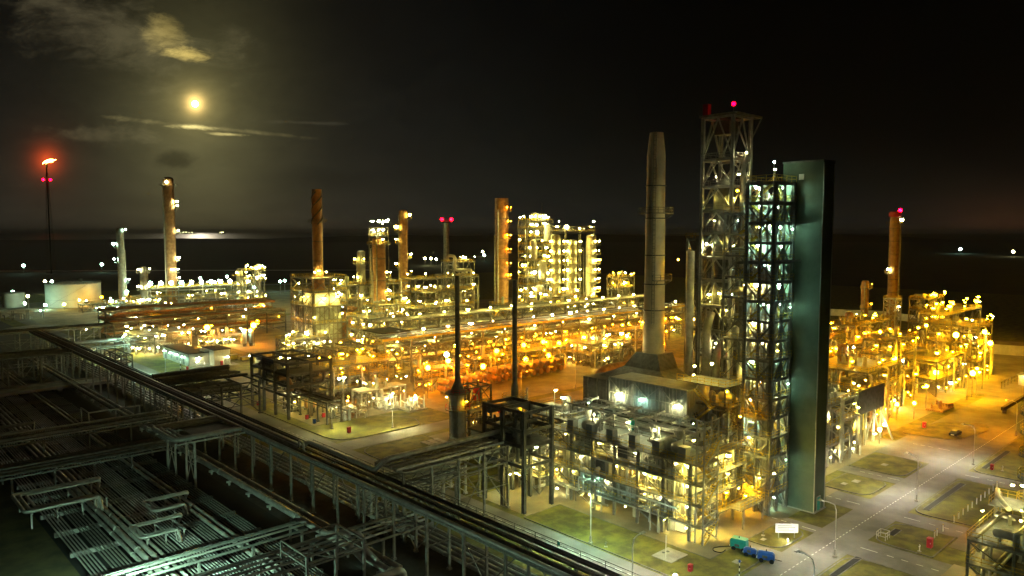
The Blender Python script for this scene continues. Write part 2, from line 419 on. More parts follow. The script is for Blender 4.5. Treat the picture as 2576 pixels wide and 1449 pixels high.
def tower(name, label, cat, p, q, z1, r, m='insulation', z0=0.0, plats=(), lamps='warm', I=14, lr=.5, top='dome', bands=0, ladder=True, lines=((200, .0),), rail='yellow', prof=None, wide=1.3, group=None, n=24, nl=2):
    """process column or chimney: shell, skirt, ring platforms, caged ladder, downcomer lines"""
    T = Thing(name, label, cat, p, q, 0, group)
    if prof is None:
        prof = [(r*1.06, z0), (r*1.06, z0+1.2), (r, z0+1.4), (r, z1-r*.6)]
        if top == 'dome': prof += [(r*.92, z1-r*.3), (r*.65, z1-r*.08), (r*.2, z1)]
        elif top == 'open': prof += [(r, z1), (r*.86, z1), (r*.86, z1-1.0)]
        elif top == 'cone': prof += [(r*.62, z1+.0), (r*.55, z1)]
    T.part('shell', MB().lathe(p, q, prof, n), m)
    if bands:
        for k in range(1, bands+1):
            z = z0+(z1-z0)*k/(bands+1); T.part('stiffener_ring', MB().lathe(p, q, [(r*.98, z-.14), (r*1.05, z-.12), (r*1.05, z+.12), (r*.98, z+.14)], n), 'dark_steel')
    for i, pl in enumerate(plats):
        z, a0, a1 = (pl if isinstance(pl, tuple) else (pl, -200+35*(i % 3), 10+50*(i % 2)))
        a0, a1 = R(a0), R(a1); rr = r+wide
        inn = ring_pts(p, q, r*1.02, z, a0, a1, 14); out = ring_pts(p, q, rr, z, a0, a1, 14)
        b = MB()
        for k in range(14):
            i0 = len(b.v); A, B, C, D = inn[k], out[k], out[k+1], inn[k+1]
            b.v += [A, B, C, D]+[(x, y, zz+.16) for x, y, zz in (A, B, C, D)]
            b.f += [(i0+3,i0+2,i0+1,i0),(i0+4,i0+5,i0+6,i0+7),(i0+1,i0+2,i0+6,i0+5),(i0,i0+1,i0+5,i0+4),(i0+2,i0+3,i0+7,i0+6),(i0+3,i0,i0+4,i0+7)]
        for k in (1, 5, 9, 13): b.beam((inn[k][0], inn[k][1], z-1.0), (out[k][0], out[k][1], z), .12)
        pf = T.part('platform', b, 'steel')
        T.part('handrail', MB().rail([(x, y, zz+.16) for x, y, zz in ring_pts(p, q, rr-.05, z, a0, a1, 8)], 1.15, .09, 1.6), rail, parent=pf)
        for j in range(nl):
            a = a0+(a1-a0)*(.25+.5*j/max(1, nl-1)) if nl > 1 else (a0+a1)/2
            T.lamp(p+(rr-.3)*math.cos(a), q+(rr-.3)*math.sin(a), z+2.3, lamps, I, lr)
    if ladder:
        a = R(-150); b = MB(); x, y = p+(r+.35)*math.cos(a), q+(r+.35)*math.sin(a)
        for d in (-.3, .3): b.beam((x-d*math.sin(a), y+d*math.cos(a), z0+1), (x-d*math.sin(a), y+d*math.cos(a), z1-1), .09)
        z = z0+1.5
        while z < z1-1.2: b.beam((x+.3*math.sin(a), y-.3*math.cos(a), z), (x-.3*math.sin(a), y+.3*math.cos(a), z), .07); z += 1.0
        z = z0+3.5
        while z < z1-1.2:
            b.beam((x, y, z), (x+.55*math.cos(a), y+.55*math.sin(a), z), .05); b.beam((x+.55*math.cos(a)+.3*math.sin(a), y+.55*math.sin(a)-.3*math.cos(a), z), (x+.55*math.cos(a)-.3*math.sin(a), y+.55*math.sin(a)+.3*math.cos(a), z), .06); z += 2.4
        T.part('caged_ladder', b, rail)
    for ang, dz in lines:
        a = R(ang); x, y = p+(r+.5)*math.cos(a), q+(r+.5)*math.sin(a)
        T.part('downcomer', MB().tube([(p+r*.6*math.cos(a), q+r*.6*math.sin(a), z1-dz-.8), (x, y, z1-dz-1.0), (x, y, z0+1.5), (x+1.6*math.cos(a), y+1.6*math.sin(a), z0+1.5)], max(.18, r*.13), 8, .8), 'pipe')
    return T
def rack(name, label, axis, s0, s1, c0, c1, levels, bay, npipe, m='steel', pm=('pipe', 'steel', 'bright_pipe'), seed=1, cw=.36, bw=.32, brace=True, lamps=None, group=None, rr=(.10, .30), deck=None, rail=None, cat='pipe rack', low_beams=True, far=False, trim=.6, z0=0):
    """pipe rack: portal frames every bay, pipes running the whole length on each level"""
    A = (lambda s, c, z: (s, c, z)) if axis == 'p' else (lambda s, c, z: (c, s, z))
    o = A(s0, c0, 0); T = Thing(name, label, cat, o[0], o[1], 0, group); rnd = random.Random(seed)
    n = max(1, round((s1-s0)/bay)); ss = [s0+(s1-s0)*k/n for k in range(n+1)]
    top = levels[-1]
    far_spots = []
    for s in ss:
        for c in (c0, c1):
            b = MB(); x, y, _ = A(s, c, 0)
            if far: far_spots.append((x, y)); continue
            b.box(x-cw/2, x+cw/2, y-cw/2, y+cw/2, z0, top)
            b.box(x-cw*.9, x+cw*.9, y-cw*.9, y+cw*.9, z0, z0+.35); T.part('column', b, m)
    if far: T.posts('column', cw, z0, top, far_spots, m)
    for z in levels:
        b = MB()
        for s in ss: b.beam(A(s, c0+cw*.5, z-bw/2-.01), A(s, c1-cw*.5, z-bw/2-.01), bw*.7, bw)
        for c in (c0, c1):
            for a, e in zip(ss, ss[1:]): b.beam(A(a+cw*.5, c, z-bw/2-.03), A(e-cw*.5, c, z-bw/2-.03), bw*.6, bw*.9)
        T.part('beams', b, m)
    if brace:
        b = MB()
        for i, (a, e) in enumerate(zip(ss, ss[1:])):
            for c in ((c1,) if brace == 'one' else (c0, c1)):
                if i % 2 == 0: b.beam(A(a, c, z0+.4), A(e, c, levels[0]-bw), bw*.4)
                else: b.beam(A(e, c, z0+.4), A(a, c, levels[0]-bw), bw*.4)
                if low_beams: b.beam(A(a, c, levels[0]*.52), A(e, c, levels[0]*.52), bw*.4)
                for l0, l1 in zip(levels, levels[1:]):
                    mm = (a+e)/2
                    if l1-l0 > 1.5: b.beam(A(a, c, l0), A(mm, c, l1-bw), bw*.35); b.beam(A(e, c, l0), A(mm, c, l1-bw), bw*.35)
        for s in ss: 
            if low_beams: b.beam(A(s, c0, levels[0]*.5), A(s, c1, levels[0]*.5), bw*.4)
        T.part('bracing', b, m)
    for z in levels:
        k = max(2, npipe); w = (c1-c0-.8)
        for j in range(k):
            if rnd.random() < .12: continue
            r = rnd.uniform(*rr); c = c0+.4+w*(j+.5)/k+rnd.uniform(-.08, .08); a = s0-trim; e = s1+trim
            if rnd.random() < .25: e = rnd.uniform(s0+(s1-s0)*.5, s1)
            T.part('pipe', MB().tube([A(a, c, z+r+.03), A(e, c, z+r+.03)], r, 8), rnd.choice(pm))
    if deck is not None:
        for z in deck:
            a = A(s0-.3, c0-.3, 0); e = A(s1+.3, c1+.3, 0)
            T.part('deck', MB().box(a[0], e[0], a[1], e[1], z, z+.1), 'steel')
            if rail: T.part('handrail', MB().rail([(a[0], a[1], z+.1), (e[0], a[1], z+.1), (e[0], e[1], z+.1), (a[0], e[1], z+.1)], 1.1, .1, 3.0, True), rail)
    if lamps:
        kind, I, r, cc, zz, step = lamps; s = s0+step/2; b = MB()
        while s < s1:
            x = A(s, cc, zz); T.lamp(*x, kind, I, r); b.beam((x[0], x[1], top-.2), (x[0], x[1], zz+.3), .1); s += step
        T.part('lamp_stalks', b, m)
    return T
# ================================================================ SETTING
struct('ground', MB().poly([(-3000, -3000), (60000, -3000), (60000, 60000), (-3000, 60000)], -1.0, 0.0), 'earth')
# sea beyond the far shore (world axes)
def wsheet(name, pts, z, m, kind='structure'):
    me = bpy.data.meshes.new(name); me.from_pydata([(x, y, z) for x, y in pts], [], [tuple(range(len(pts)))])
    o = bpy.data.objects.new(name, me); COL.objects.link(o); me.materials.append(MATS[m]); o['kind'] = kind; return o
mat('sea', (.010, .014, .016), .30, 0, (.006, .009, .011), .004, .25, spec=.8)
mat('hill', (.012, .012, .008), .95, 0, (.007, .007, .005), .003)
wsheet('sea', [(-30000, 4700), (-9000, 4500), (-2600, 4700), (-1450, 5600), (-900, 9000), (0, 16000), (60000, 60000), (-60000, 60000)], 1.0, 'sea')
# low wooded hills behind the plant: one rolling ridge sheet per range
def ridge(name, x0, x1, y, prof, depth, seed):
    rnd = random.Random(seed); v = []; f = []; n = 90
    for k in range(n+1):
        t = k/n; x = x0+(x1-x0)*t; i = t*(len(prof)-1); a = int(min(i, len(prof)-2)); h = prof[a]+(prof[a+1]-prof[a])*(i-a)
        h = max(1, h*(1+rnd.uniform(-.05, .05)))
        v += [(x, y-depth, -1), (x, y-depth*.5, h*.55), (x, y, h), (x, y+depth, -1)]
    for k in range(n):
        for j in range(3): a = k*4+j; f.append((a, a+4, a+5, a+1))
    me = bpy.data.meshes.new(name); me.from_pydata(v, [], f); me.materials.append(MATS['hill'])
    me.polygons.foreach_set('use_smooth', [True]*len(f)); o = bpy.data.objects.new(name, me); COL.objects.link(o); o['kind'] = 'structure'
ridge('hills', -1500, 3600, 4200, [8, 22, 30, 34, 30, 34, 40, 36, 30, 32, 36, 38, 30, 12, -5+8, -30+38, 6, 4], 500, 3)
ridge('wooded_shore', -3400, -900, 3900, [2, 6, 9, 12, 18, 16, 10], 500, 5)
# pale beach road on the far side of the left hand plant
wsheet('shore_road', [(-900, 935), (-640, 952), (-395, 972), (-150, 985), (-150, 992), (-420, 988), (-640, 972), (-900, 952)], .06, 'road_paint')
def patch(name, pts, z, m): return struct(name, MB().poly(pts, z-.05 if z > .02 else 0.001, z), m)
# ground cover laid as thin sheets
patch('grass_field', [(75, -60), (700, -60), (700, 700), (75, 700)], .004, 'grass')
patch('pipeway_bed', [(26, 30), (57, 30), (57, 560), (26, 560)], .004, 'black')
patch('gravel_strip', [(57, 30), (75, 30), (75, 560), (57, 560)], .004, 'gravel')
patch('verge', [(-40, 30), (26, 30), (26, 560), (-40, 560)], .004, 'dry_turf')
# paved process areas
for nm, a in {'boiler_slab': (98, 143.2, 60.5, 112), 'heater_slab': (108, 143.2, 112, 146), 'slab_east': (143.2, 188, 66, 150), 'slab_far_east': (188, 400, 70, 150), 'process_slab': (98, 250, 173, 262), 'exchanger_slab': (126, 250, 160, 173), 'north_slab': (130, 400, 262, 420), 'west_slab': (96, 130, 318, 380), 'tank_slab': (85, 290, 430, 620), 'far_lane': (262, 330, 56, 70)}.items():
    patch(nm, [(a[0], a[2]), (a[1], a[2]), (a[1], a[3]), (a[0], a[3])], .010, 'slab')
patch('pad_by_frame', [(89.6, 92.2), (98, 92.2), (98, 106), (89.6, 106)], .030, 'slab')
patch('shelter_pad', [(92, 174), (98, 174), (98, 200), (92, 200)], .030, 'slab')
# roads
def fillet(cx, cy, r, a0, a1, n=8): return [(cx+r*math.cos(R(a0+(a1-a0)*k/n)), cy+r*math.sin(R(a0+(a1-a0)*k/n))) for k in range(n+1)]
patch('pipeway_road', [(81.6, -60), (88.2, -60), (88.2, 560), (81.6, 560)], .016, 'asphalt')
patch('main_road', [(88.2, 47), (262, 47), (262, 54.3), (88.2, 54.3)], .020, 'asphalt')
patch('main_road_west', [(-20, 47), (81.6, 47), (81.6, 54.3), (-20, 54.3)], .020, 'asphalt')
patch('cross_road', [(88.2, 148.6), (116, 148.6), (250, 150), (250, 158), (116, 155.4), (88.2, 155.4)], .024, 'asphalt')
patch('culvert_road_east', [(75, 264.5), (81.6, 264.5), (81.6, 274), (75, 274)], .024, 'concrete')
patch('asphalt_apron', [(174.3, 54.3), (262, 54.3), (262, 66), (174.3, 66)], .028, 'asphalt')
for nm, a in {'side_road_by_signboard': (119.5, 122.5, 54.3, 60.5), 'side_road_between_lawns': (155.2, 159.8, 54.3, 66), 'side_road_by_tower': (135.0, 142.6, 54.3, 60.5), 'side_lane_near': (115.2, 122.9, 30, 47), 'side_lane_middle': (134.8, 140.6, 30, 47), 'side_lane_far': (168, 174.6, 30, 47)}.items():
    patch(nm, [(a[0], a[2]), (a[1], a[2]), (a[1], a[3]), (a[0], a[3])], .032, 'asphalt')
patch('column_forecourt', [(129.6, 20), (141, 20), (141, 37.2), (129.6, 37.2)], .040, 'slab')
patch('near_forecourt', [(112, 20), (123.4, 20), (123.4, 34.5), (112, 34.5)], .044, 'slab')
# kerbed lawns beside the roads: turf sheet plus kerb ring with rounded corners
def lawn(pts, r, name='lawn'):
    n = len(pts); out = []
    for i in range(n):
        a = Vector(pts[i-1]+(0,)); b = Vector(pts[i]+(0,)); c = Vector(pts[(i+1) % n]+(0,)); rr = r[i] if isinstance(r, list) else r
        if rr <= 0: out.append(pts[i]); continue
        A = b+(a-b).normalized()*rr; C = b+(c-b).normalized()*rr
        for t in (0, .25, .5, .75, 1): v = A.lerp(b, t).lerp(b.lerp(C, t), t); out.append((v.x, v.y))
    struct(name, MB().poly(out, .0, .12), 'grass')
    k = MB(); m = len(out)
    for i in range(m):
        a, b = out[i], out[(i+1) % m]; k.beam((*a, .075), (*b, .075), .22, .15)
    struct('kerb', k, 'kerb')
lawn([(143.5, 55.2), (154.6, 55.2), (154.6, 63.8), (143.5, 63.8)], [3, 3, .3, .3])
lawn([(160.2, 54.8), (173.6, 54.8), (174.4, 65.7), (160.2, 65.7)], [3, 3.5, .3, .3])
lawn([(198, 56), (216, 53.5), (222, 56), (214, 65), (196, 68)], [3, 3, 3, 2, 2])
lawn([(143, 25), (167.6, 25), (167.6, 46.6), (141.2, 46.6)], [.3, .3, 3, 3])
lawn([(123.4, 37.5), (134.4, 37.5), (134.4, 46.6), (123.4, 46.6)], [.3, .3, 3, 3])
lawn([(175, 25), (262, 25), (262, 46.6), (175, 46.6)], [.3, .3, .3, 3])
lawn([(88.8, 25), (114.8, 25), (114.8, 46.6), (88.8, 46.6)], [.3, .3, 3, 3])
lawn([(88.6, 54.9), (104.6, 54.9), (104.6, 60.4), (97.8, 60.4), (97.8, 92), (88.6, 92)], [2.5, 3, .3, .3, .3, .3])
lawn([(108.6, 54.9), (118.8, 54.9), (118.8, 60.4), (108.6, 60.4)], [3, 3, .3, .3])
lawn([(88.8, 112.5), (107.6, 112.5), (107.6, 148), (88.8, 148)], [.3, .3, .3, 6])
lawn([(88.8, 156), (113, 156), (116, 163), (110, 172.5), (91.9, 173.5), (91.9, 200), (88.8, 200)], [7, 2, 2, 1, .3, .3, .3])
patch('side_lane_by_signboard', [(104.8, 54.3), (108.4, 54.3), (108.4, 60.5), (104.8, 60.5)], .036, 'asphalt')
# open concrete drains in the verge
for a, b in ((105.8, 115.1), (127.5, 131), (144, 164.8), (178.6, 197)):
    struct('drain', MB().box(a, b, 45.6, 45.75, .121, .16).box(a, b, 44.55, 44.7, .121, .17), 'kerb')
    struct('drain', MB().box(a, b, 44.7, 45.6, .118, .135), 'black')
# road markings
mk = MB(); p = 89.5
while p < 250: mk.box(p, p+.62, 50.54, 50.66, .020, .0245); p += 1.25
q = 60.0
while q < 180: mk.box(84.83, 84.97, q, q+1.35, .016, .0205); q += 2.4
mk.box(84.83, 84.97, 250, 262, .016, .0205)
for p in (119.2, 137.7, 171.3):
    mk.box(p-.07, p+.07, 44.0, 46.6, .032, .0365)
    for k in range(4): mk.box(p-.06, p+.06, 41.6-k*2.1, 42.6-k*2.1, .032, .0365)
for p in (120.6, 138.4, 157.9, 188.2):
    mk.box(p-.07, p+.07, 54.5, 56.9, .032, .0365)
    for k in range(3): mk.box(p-.06, p+.06, 58+k*1.7, 59+k*1.7, .032, .0365)
struct('road_markings', mk, 'road_paint')
# perimeter wall seen as a pale line behind the units
def wall(label, pts, h=2.6, t=.3):
    b = MB()
    for a, c in zip(pts, pts[1:]): b.beam((*a, h/2), (*c, h/2), t, h)
    solo('boundary_wall', b, 'white_wall', label, 'wall', 0, 0, 0)
wall('long pale boundary wall behind the chimney, to the right of the two bright tower blocks', [(330, 330), (420, 262), (455, 170), (440, 140)], 4)
wall('pale boundary wall running off to the right of the orange units beside the open grass', [(352, 92), (360, 60), (420, -40)], 4)
wall('low pale wall in front of the storage tank at far left', [(60, 560), (96, 545), (104, 590)], 2)

# ================================================================ FOREGROUND PIPEWAY (left and bottom)
QA, QB = 43.0, 354.2
T = rack('pipe_rack', 'long dark steel pipe rack running from upper left down to bottom centre', 'q', QA, QB, 62.5, 66.6, [9.4], 8.4, 0, 'steel', cw=.34, bw=.34, brace='one')
def pp(pts, r, m='pipe', n=10, bend=1.0, nm='pipe', TT=None): (TT or T).part(nm, MB().tube(pts, r, n, bend), m)
pp([(62.3, 129, 9.9), (62.3, 200, 9.9), (62.3, QB, 9.9)], .34, 'insulation')
pp([(62.3, QA, 9.9), (62.3, 129, 9.9)], .33, 'insulation')
pp([(63.9, QA, 9.75), (63.9, 124.6, 9.75), (63.9, 124.6, 11.2), (64.5, 127.6, 11.2), (64.5, 127.6, 9.75), (64.5, QB, 9.75)], .22, 'pipe')
pp([(65.2, 104, 11.3), (65.2, 125.6, 11.3), (65.2, 127.0, 9.8), (65.2, QB, 9.8)], .36, 'insulation')
pp([(65.2, 104.2, 11.3), (65.2, 102.6, 11.3), (66.4, 101.4, 13.1), (70, 101.4, 13.1), (102, 101.4, 13.1)], .42, 'pipe', bend=.9)
pp([(66.0, QA, 9.62), (66.0, QB, 9.62)], .16, 'bright_pipe'); pp([(63.2, QA, 9.6), (63.2, QB, 9.6)], .14, 'bright_pipe')
T.part('cable_tray', MB().box(66.75, 67.5, QA, QB, 9.5, 9.62).box(66.75, 66.8, QA, QB, 9.62, 9.8).box(67.45, 67.5, QA, QB, 9.62, 9.8), 'dark_steel')
b = MB(); q = QA
while q < QB: b.box(66.5, 67.6, q-.1, q+.1, 9.3, 9.5); q += 4.2
T.part('tray_bracket', b, 'dark_steel')
b = MB(); b.rail([(67.6, q_, 9.6) for q_ in range(44, 130, 4)], 1.0, .06, 4); T.part('handrail', b, 'dark_steel')
# raised box sections over the rack near the culvert road, seen against the lit road
T = Thing('steel_bridge', 'dark open steel box bridge beside the long rack, left of the small white building', 'footbridge', 68, 262)
frame(T, [68.2, 71.5], [252, 258, 264, 270], [9.4, 11.6], .3, .28, 'dark_steel', 'Z', decks=[], rails=False)
pipes_in(T, (68.5, 71.2, 250, 272, 9.6, 11.2), 5, 3, (.12, .22))

# expansion loop frame standing beside the rack
T = Thing('pipe_loop_frame', 'steel trestle carrying a thick square pipe loop out from the long rack, left of centre', 'pipe support', 55, 154)
for q0_, q1_ in ((157.5, 161.9), (146.6, 151.2)):
    for q_ in (q0_, q1_): T.part('column', MB().box(52.0, 52.35, q_-.17, q_+.17, 0, 9.2), 'pale_steel')
    T.part('bracing', MB().beam((52.18, q0_, .5), (52.18, q1_, 8.8), .14).beam((52.18, q1_, .5), (52.18, q0_, 8.8), .14).beam((52.18, q0_, 4.6), (52.18, q1_, 4.6), .12), 'pale_steel')
    for q_ in (q0_, q1_): T.part('crossbeam', MB().beam((48.4, q_, 9.3), (62.3, q_, 9.3), .3), 'pale_steel')
T.part('long_beam', MB().beam((52.2, 146.6, 8.95), (52.2, 161.9, 8.95), .28).beam((57.5, 146.6, 8.95), (57.5, 161.9, 8.95), .28), 'pale_steel')
for k, r in enumerate((.42, .28, .22)):
    d = k*1.15
    pp([(62.2, 161.0-d, 9.5+r), (48.9+d, 161.0-d, 9.5+r), (48.9+d, 147.6+d, 9.5+r), (62.2, 147.6+d, 9.5+r)], r, 'insulation', bend=1.3, TT=T)
T.part('deck', MB().box(53.5, 61.5, 150.2, 158.2, 9.45, 9.55), 'dark_steel')

# parallel pipelines laid on sleepers at grade
GP = 'parallel pipelines laid on sleepers in the dark pipeway'
def pipeline(p, r, m, label, q0=70, q1=345, z=None): 
    z = z or .75+r
    b = MB().tube([(p, q0, z), (p, q1, z)], r, 10)
    if r > .2:
        q = q0+3+p % 5
        while q < q1: b.lathe(p, z, [(r, q), (r*1.22, q+.01), (r*1.22, q+.16), (r, q+.17)], 12, 'q'); q += 11
    return solo('pipeline', b, m, label, 'pipeline', p, q0, 0, GP)
def bundle(p0, n, step, r, m, label, **k):
    src = pipeline(p0, r, m, label, **k)
    for i in range(1, n):
        c = src.copy(); COL.objects.link(c); c.location = to_world(p0+i*step, k.get('q0', 70), 0)
bundle(26.8, 5, .50, .11, 'bright_pipe', 'thin bright silver pipe in the tight outermost bundle at the left edge of the pipeway')
bundle(29.7, 6, .50, .12, 'pipe', 'slim silver pipe in the second bundle from the left edge of the pipeway')
pipeline(33.1, .30, 'insulation', 'lagged pipe just left of the thickest line in the middle of the pipeway')
pipeline(34.1, .42, 'insulation', 'thickest pale lagged pipe in the middle of the pipeway')
pipeline(35.3, .36, 'insulation', 'lagged pipe just right of the thickest line in the middle of the pipeway')
pipeline(36.5, .24, 'insulation', 'medium lagged pipe, second to the right of the thickest line in the pipeway')
bundle(37.5, 4, .50, .11, 'pipe', 'slim grey pipe in the group right of the thick lagged lines')
bundle(39.7, 8, .44, .10, 'bright_pipe', 'thin silver pipe in the dense bundle under the middle loop')
bundle(43.6, 5, .50, .11, 'pipe', 'slim grey pipe in the bundle right of the middle loop')
pipeline(46.3, .32, 'insulation', 'thick grey pipe right of the dense bundles, left one of its pair')
pipeline(47.4, .30, 'insulation', 'thick grey pipe right of the dense bundles, right one of its pair')
bundle(48.5, 7, .50, .11, 'steel', 'thin pipe in the outermost bundle at the right edge of the pipeway')
pipeline(58.0, .55, 'insulation', 'fat pale pipe running alone beside the rack columns, the outer of two', q0=88, z=1.5)
pipeline(59.9, .42, 'insulation', 'fat pale pipe running beside the rack columns, the inner of two', q0=88, z=1.4)
bundle(68.0, 5, 1.15, .30, 'pipe', 'brown grey pipe at grade behind the long rack, one of five', q0=60, z=1.1)
src = None
for k in range(26):
    q_ = 76+k*10.4
    if src is None: src = solo('pipe_sleeper', MB().box(26.4, 52.2, q_-.3, q_+.3, 0, .72), 'concrete', 'concrete sleeper beam under the parallel pipelines', 'pipe sleeper', 26, q_, 0, 'concrete sleepers across the pipeway')
    else: c = src.copy(); COL.objects.link(c); c.location = to_world(26, q_, 0)
src = None
for k in range(20):
    q_ = 90+k*9
    if src is None: src = solo('pipe_support', MB().box(57.2, 60.6, q_-.18, q_+.18, .55, .92).box(57.6, 57.9, q_-.15, q_+.15, 0, .55).box(59.9, 60.2, q_-.15, q_+.15, 0, .55), 'pale_steel', 'low steel support under the two fat pale pipes beside the rack', 'pipe support', 58, q_, 0, 'low supports under the two fat pipes')
    else: c = src.copy(); COL.objects.link(c); c.location = to_world(58, q_, 0)
# expansion loops standing over the lines
def loop(label, p0, p1, q0, q1, z, rs, gap=.95, legs=4):
    T = Thing('expansion_loop', label, 'pipe loop', (p0+p1)/2, (q0+q1)/2)
    for k, r in enumerate(rs):
        d = k*gap
        T.part('pipe', MB().tube([(p1-d*.2, q1-d, z), (p0+d, q1-d, z), (p0+d, q0+d, z), (p1-2.5-d*.3, q0+d, z), (p1-2.2-d*.3, q0+d-.2, z), (p1-2.2-d*.3, q0-1.6+d, 1.0)], r, 10, .9), 'insulation')
        T.part('pipe', MB().tube([(p1-d*.2, q1-d, z), (p1+.6-d*.2, q1-d, z), (p1+.6-d*.2, q1+1.5-d, 1.0)], r, 10, .7), 'insulation')
    for k in range(legs):
        t = k/(legs-1); p = p0+1+(p1-p0-2)*t
        for q_ in (q0+.6, q1-.6): T.part('leg', MB().box(p-.12, p+.12, q_-.12, q_+.12, 0, z-rs[0]), 'pale_steel')
        T.part('crossbeam', MB().beam((p, q0-.3, z-rs[0]-.1), (p, q1+.3, z-rs[0]-.1), .22), 'pale_steel')
    return T
loop('large triple pipe loop standing over the pipeway at the left edge of the photo', 23.5, 37, 144.6, 156, 3.2, (.30, .24, .20), .9, 4)
loop('middle double pipe loop above the dense pipe bundles', 34.8, 42.4, 121.6, 128, 2.6, (.22, .16), .8, 3)
loop('right hand double pipe loop near the edge of the pipeway', 40.0, 47.2, 132.2, 138.6, 2.6, (.24, .18), .8, 3)
loop('small far pipe loop half hidden beyond the crossing bridges', 25, 37, 206, 214, 3.0, (.32, .24), 1.0, 4)

# crossing bridges (they run from lower left to upper right over the pipeway)
def crossing(label, p0, p1, q0, q1, z, seed, npipe=6, posts=(8,), slabby=False, rail_h=0, m='steel', rr=(.14, .34)):
    T = Thing('pipe_bridge', label, 'pipe bridge', (p0+p1)/2, (q0+q1)/2); rnd = random.Random(seed); step = posts[0]
    n = round((p1-p0)/step)
    for k in range(n+1):
        p = p0+(p1-p0)*k/n
        for q_ in (q0, q1): T.part('column', MB().box(p-.17, p+.17, q_-.17, q_+.17, 0, z-.35), m)
        T.part('crossbeam', MB().beam((p, q0-.2, z-.5), (p, q1+.2, z-.5), .24, .3), m)
    for q_ in (q0, q1): T.part('long_beam', MB().beam((p0-1, q_, z-.16), (p1+1, q_, z-.16), .26, .34), m)
    for j in range(npipe):
        r = rnd.uniform(*rr); q_ = q0+.6+(q1-q0-1.2)*(j+.5)/npipe
        T.part('pipe', MB().tube([(p0-1, q_, z+r), (p1+1, q_, z+r)], r, 8), rnd.choice(('insulation', 'pipe', 'steel')))
    if rail_h:
        for q_ in (q0, q1): T.part('handrail', MB().rail([(p0, q_, z), (p1, q_, z)], rail_h, .09, 4.0), m)
    return T
crossing('wide low pipe bridge crossing the pipeway just before the thick pipe loop trestle', -10, 53, 165, 175, 3.9, 3, 9, (7,))
crossing('narrow pipe bridge crossing the pipeway beyond the wide low one', -10, 62, 190, 200.5, 4.0, 4, 5, (9,))
T = Thing('guard_frame', 'square pipe guard frame above the second crossing bridge, middle left', 'guard frame', 52, 197)
for p, q_ in ((46.5, 200), (52.5, 200), (58, 200), (46.5, 207)): T.part('post', MB().box(p-.13, p+.13, q_-.13, q_+.13, 0, 6.4), 'pale_steel')
T.part('top_rail', MB().beam((46.5, 207, 6.4), (46.5, 200, 6.4), .26).beam((46.5, 200, 6.4), (58, 200, 6.4), .26), 'pale_steel')
crossing('near pipe bridge of flat grey beams across the bright ends of the pipelines', 22, 54, 106.5, 110.5, 3.2, 6, 2, (8,), rr=(.12, .2))
crossing('nearest crossing bridge at the bottom left edge of the photo', 20, 68, 92.6, 99.5, 4.4, 8, 4, (8,), rail_h=0, rr=(.18, .3), m='steel')
T = Thing('guard_frame', 'large square beam frame over the nearest crossing bridge, bottom left of centre', 'guard frame', 50, 92.5)
for p, q_ in ((45.7, 96.3), (45.7, 88.9), (54.4, 88.9), (54.4, 96.3), (50, 88.9)): T.part('post', MB().box(p-.16, p+.16, q_-.16, q_+.16, 0, 7.0), 'steel')
b = MB()
for z in (7.0, 5.6): b.beam((45.7, 96.3, z), (45.7, 88.9, z), .22).beam((45.7, 88.9, z), (54.4, 88.9, z), .22).beam((54.4, 88.9, z), (54.4, 96.3, z), .22).beam((54.4, 96.3, z), (45.7, 96.3, z), .22)
b.beam((45.7, 88.9, 5.6), (50, 96.3, 5.6), .14).beam((50, 88.9, 5.6), (45.7, 96.3, 5.6), .14)
T.part('top_frame', b, 'steel')
for k, (p, q_) in enumerate(((56.2, 95.2), (57.8, 94.2))):
    T = Thing('riser_pipe', ['left', 'right'][k]+' of the two pale pipe elbows dropping from the nearest crossing bridge', 'pipe', p, q_)
    T.part('pipe', MB().tube([(p-3, q_+3.6, 5.2), (p-.2, q_+.6, 5.2), (p, q_, 3.0), (p+.2, q_-3, 2.0)], .36, 12, 1.4), 'insulation')
    T.part('flange', MB().lathe(p+.02, q_-.1, [(.52, 2.6), (.52, 2.75)], 12), 'pipe')
T = Thing('elbow_pipe', 'thick pale pipe with rounded end at the bottom edge, below the two dropping elbows', 'pipe', 54, 88)
T.part('pipe', MB().tube([(38, 84, 2.6), (56.8, 85.4, 2.6), (58.4, 85.2, 2.4), (58.6, 85.2, .2)], .55, 12, 1.4), 'insulation')
# road on a culvert bridge over the pipeway
T = Thing('culvert_bridge', 'pale concrete road bridge over the pipeway with dark culvert openings under it', 'bridge', 40, 269)
T.part('road_deck', MB().box(-40, 75, 264.5, 274, 1.25, 1.6), 'concrete')
T.part('parapet', MB().box(-40, 75, 264.3, 264.6, 1.2, 2.0), 'concrete'); T.part('parapet', MB().box(-40, 75, 273.9, 274.2, 1.2, 2.0), 'concrete')
for k in range(15):
    p = -38+k*7.6; T.part('pier', MB().box(p, p+1.4, 264.8, 273.8, 0, 1.25), 'concrete')
# elevated racks at the far left
T = rack('pipe_rack', 'wide dark pipe rack from the left edge joining the long rack beyond the culvert bridge', 'p', -20, 61, 281, 292, [9.4], 9, 8, 'steel', seed=11, rr=(.2, .45), cw=.4)
T = rack('pipe_rack', 'pale legged pipe rack beyond the culvert bridge, behind the wide dark one', 'p', 38, 61, 296, 303, [8.6], 5.5, 5, 'pale_steel', seed=12, rr=(.2, .35))
T = rack('pipe_rack', 'far dark pipe rack from the left edge past the long rack toward lit units', 'p', 20, 100, 362, 372, [8.5], 10, 6, 'steel', seed=13, rr=(.2, .4), far=True)
T = rack('pipe_rack', 'far rack of pale pipes low over the lawn beyond the culvert road', 'p', 70, 100, 322, 328, [4.5, 7], 9, 5, 'steel', seed=14, rr=(.2, .35), far=True)
T = Thing('drum_shed', 'pair of dim horizontal drums under the pipe bridges at the left edge of the photo', 'drum', 14, 176)
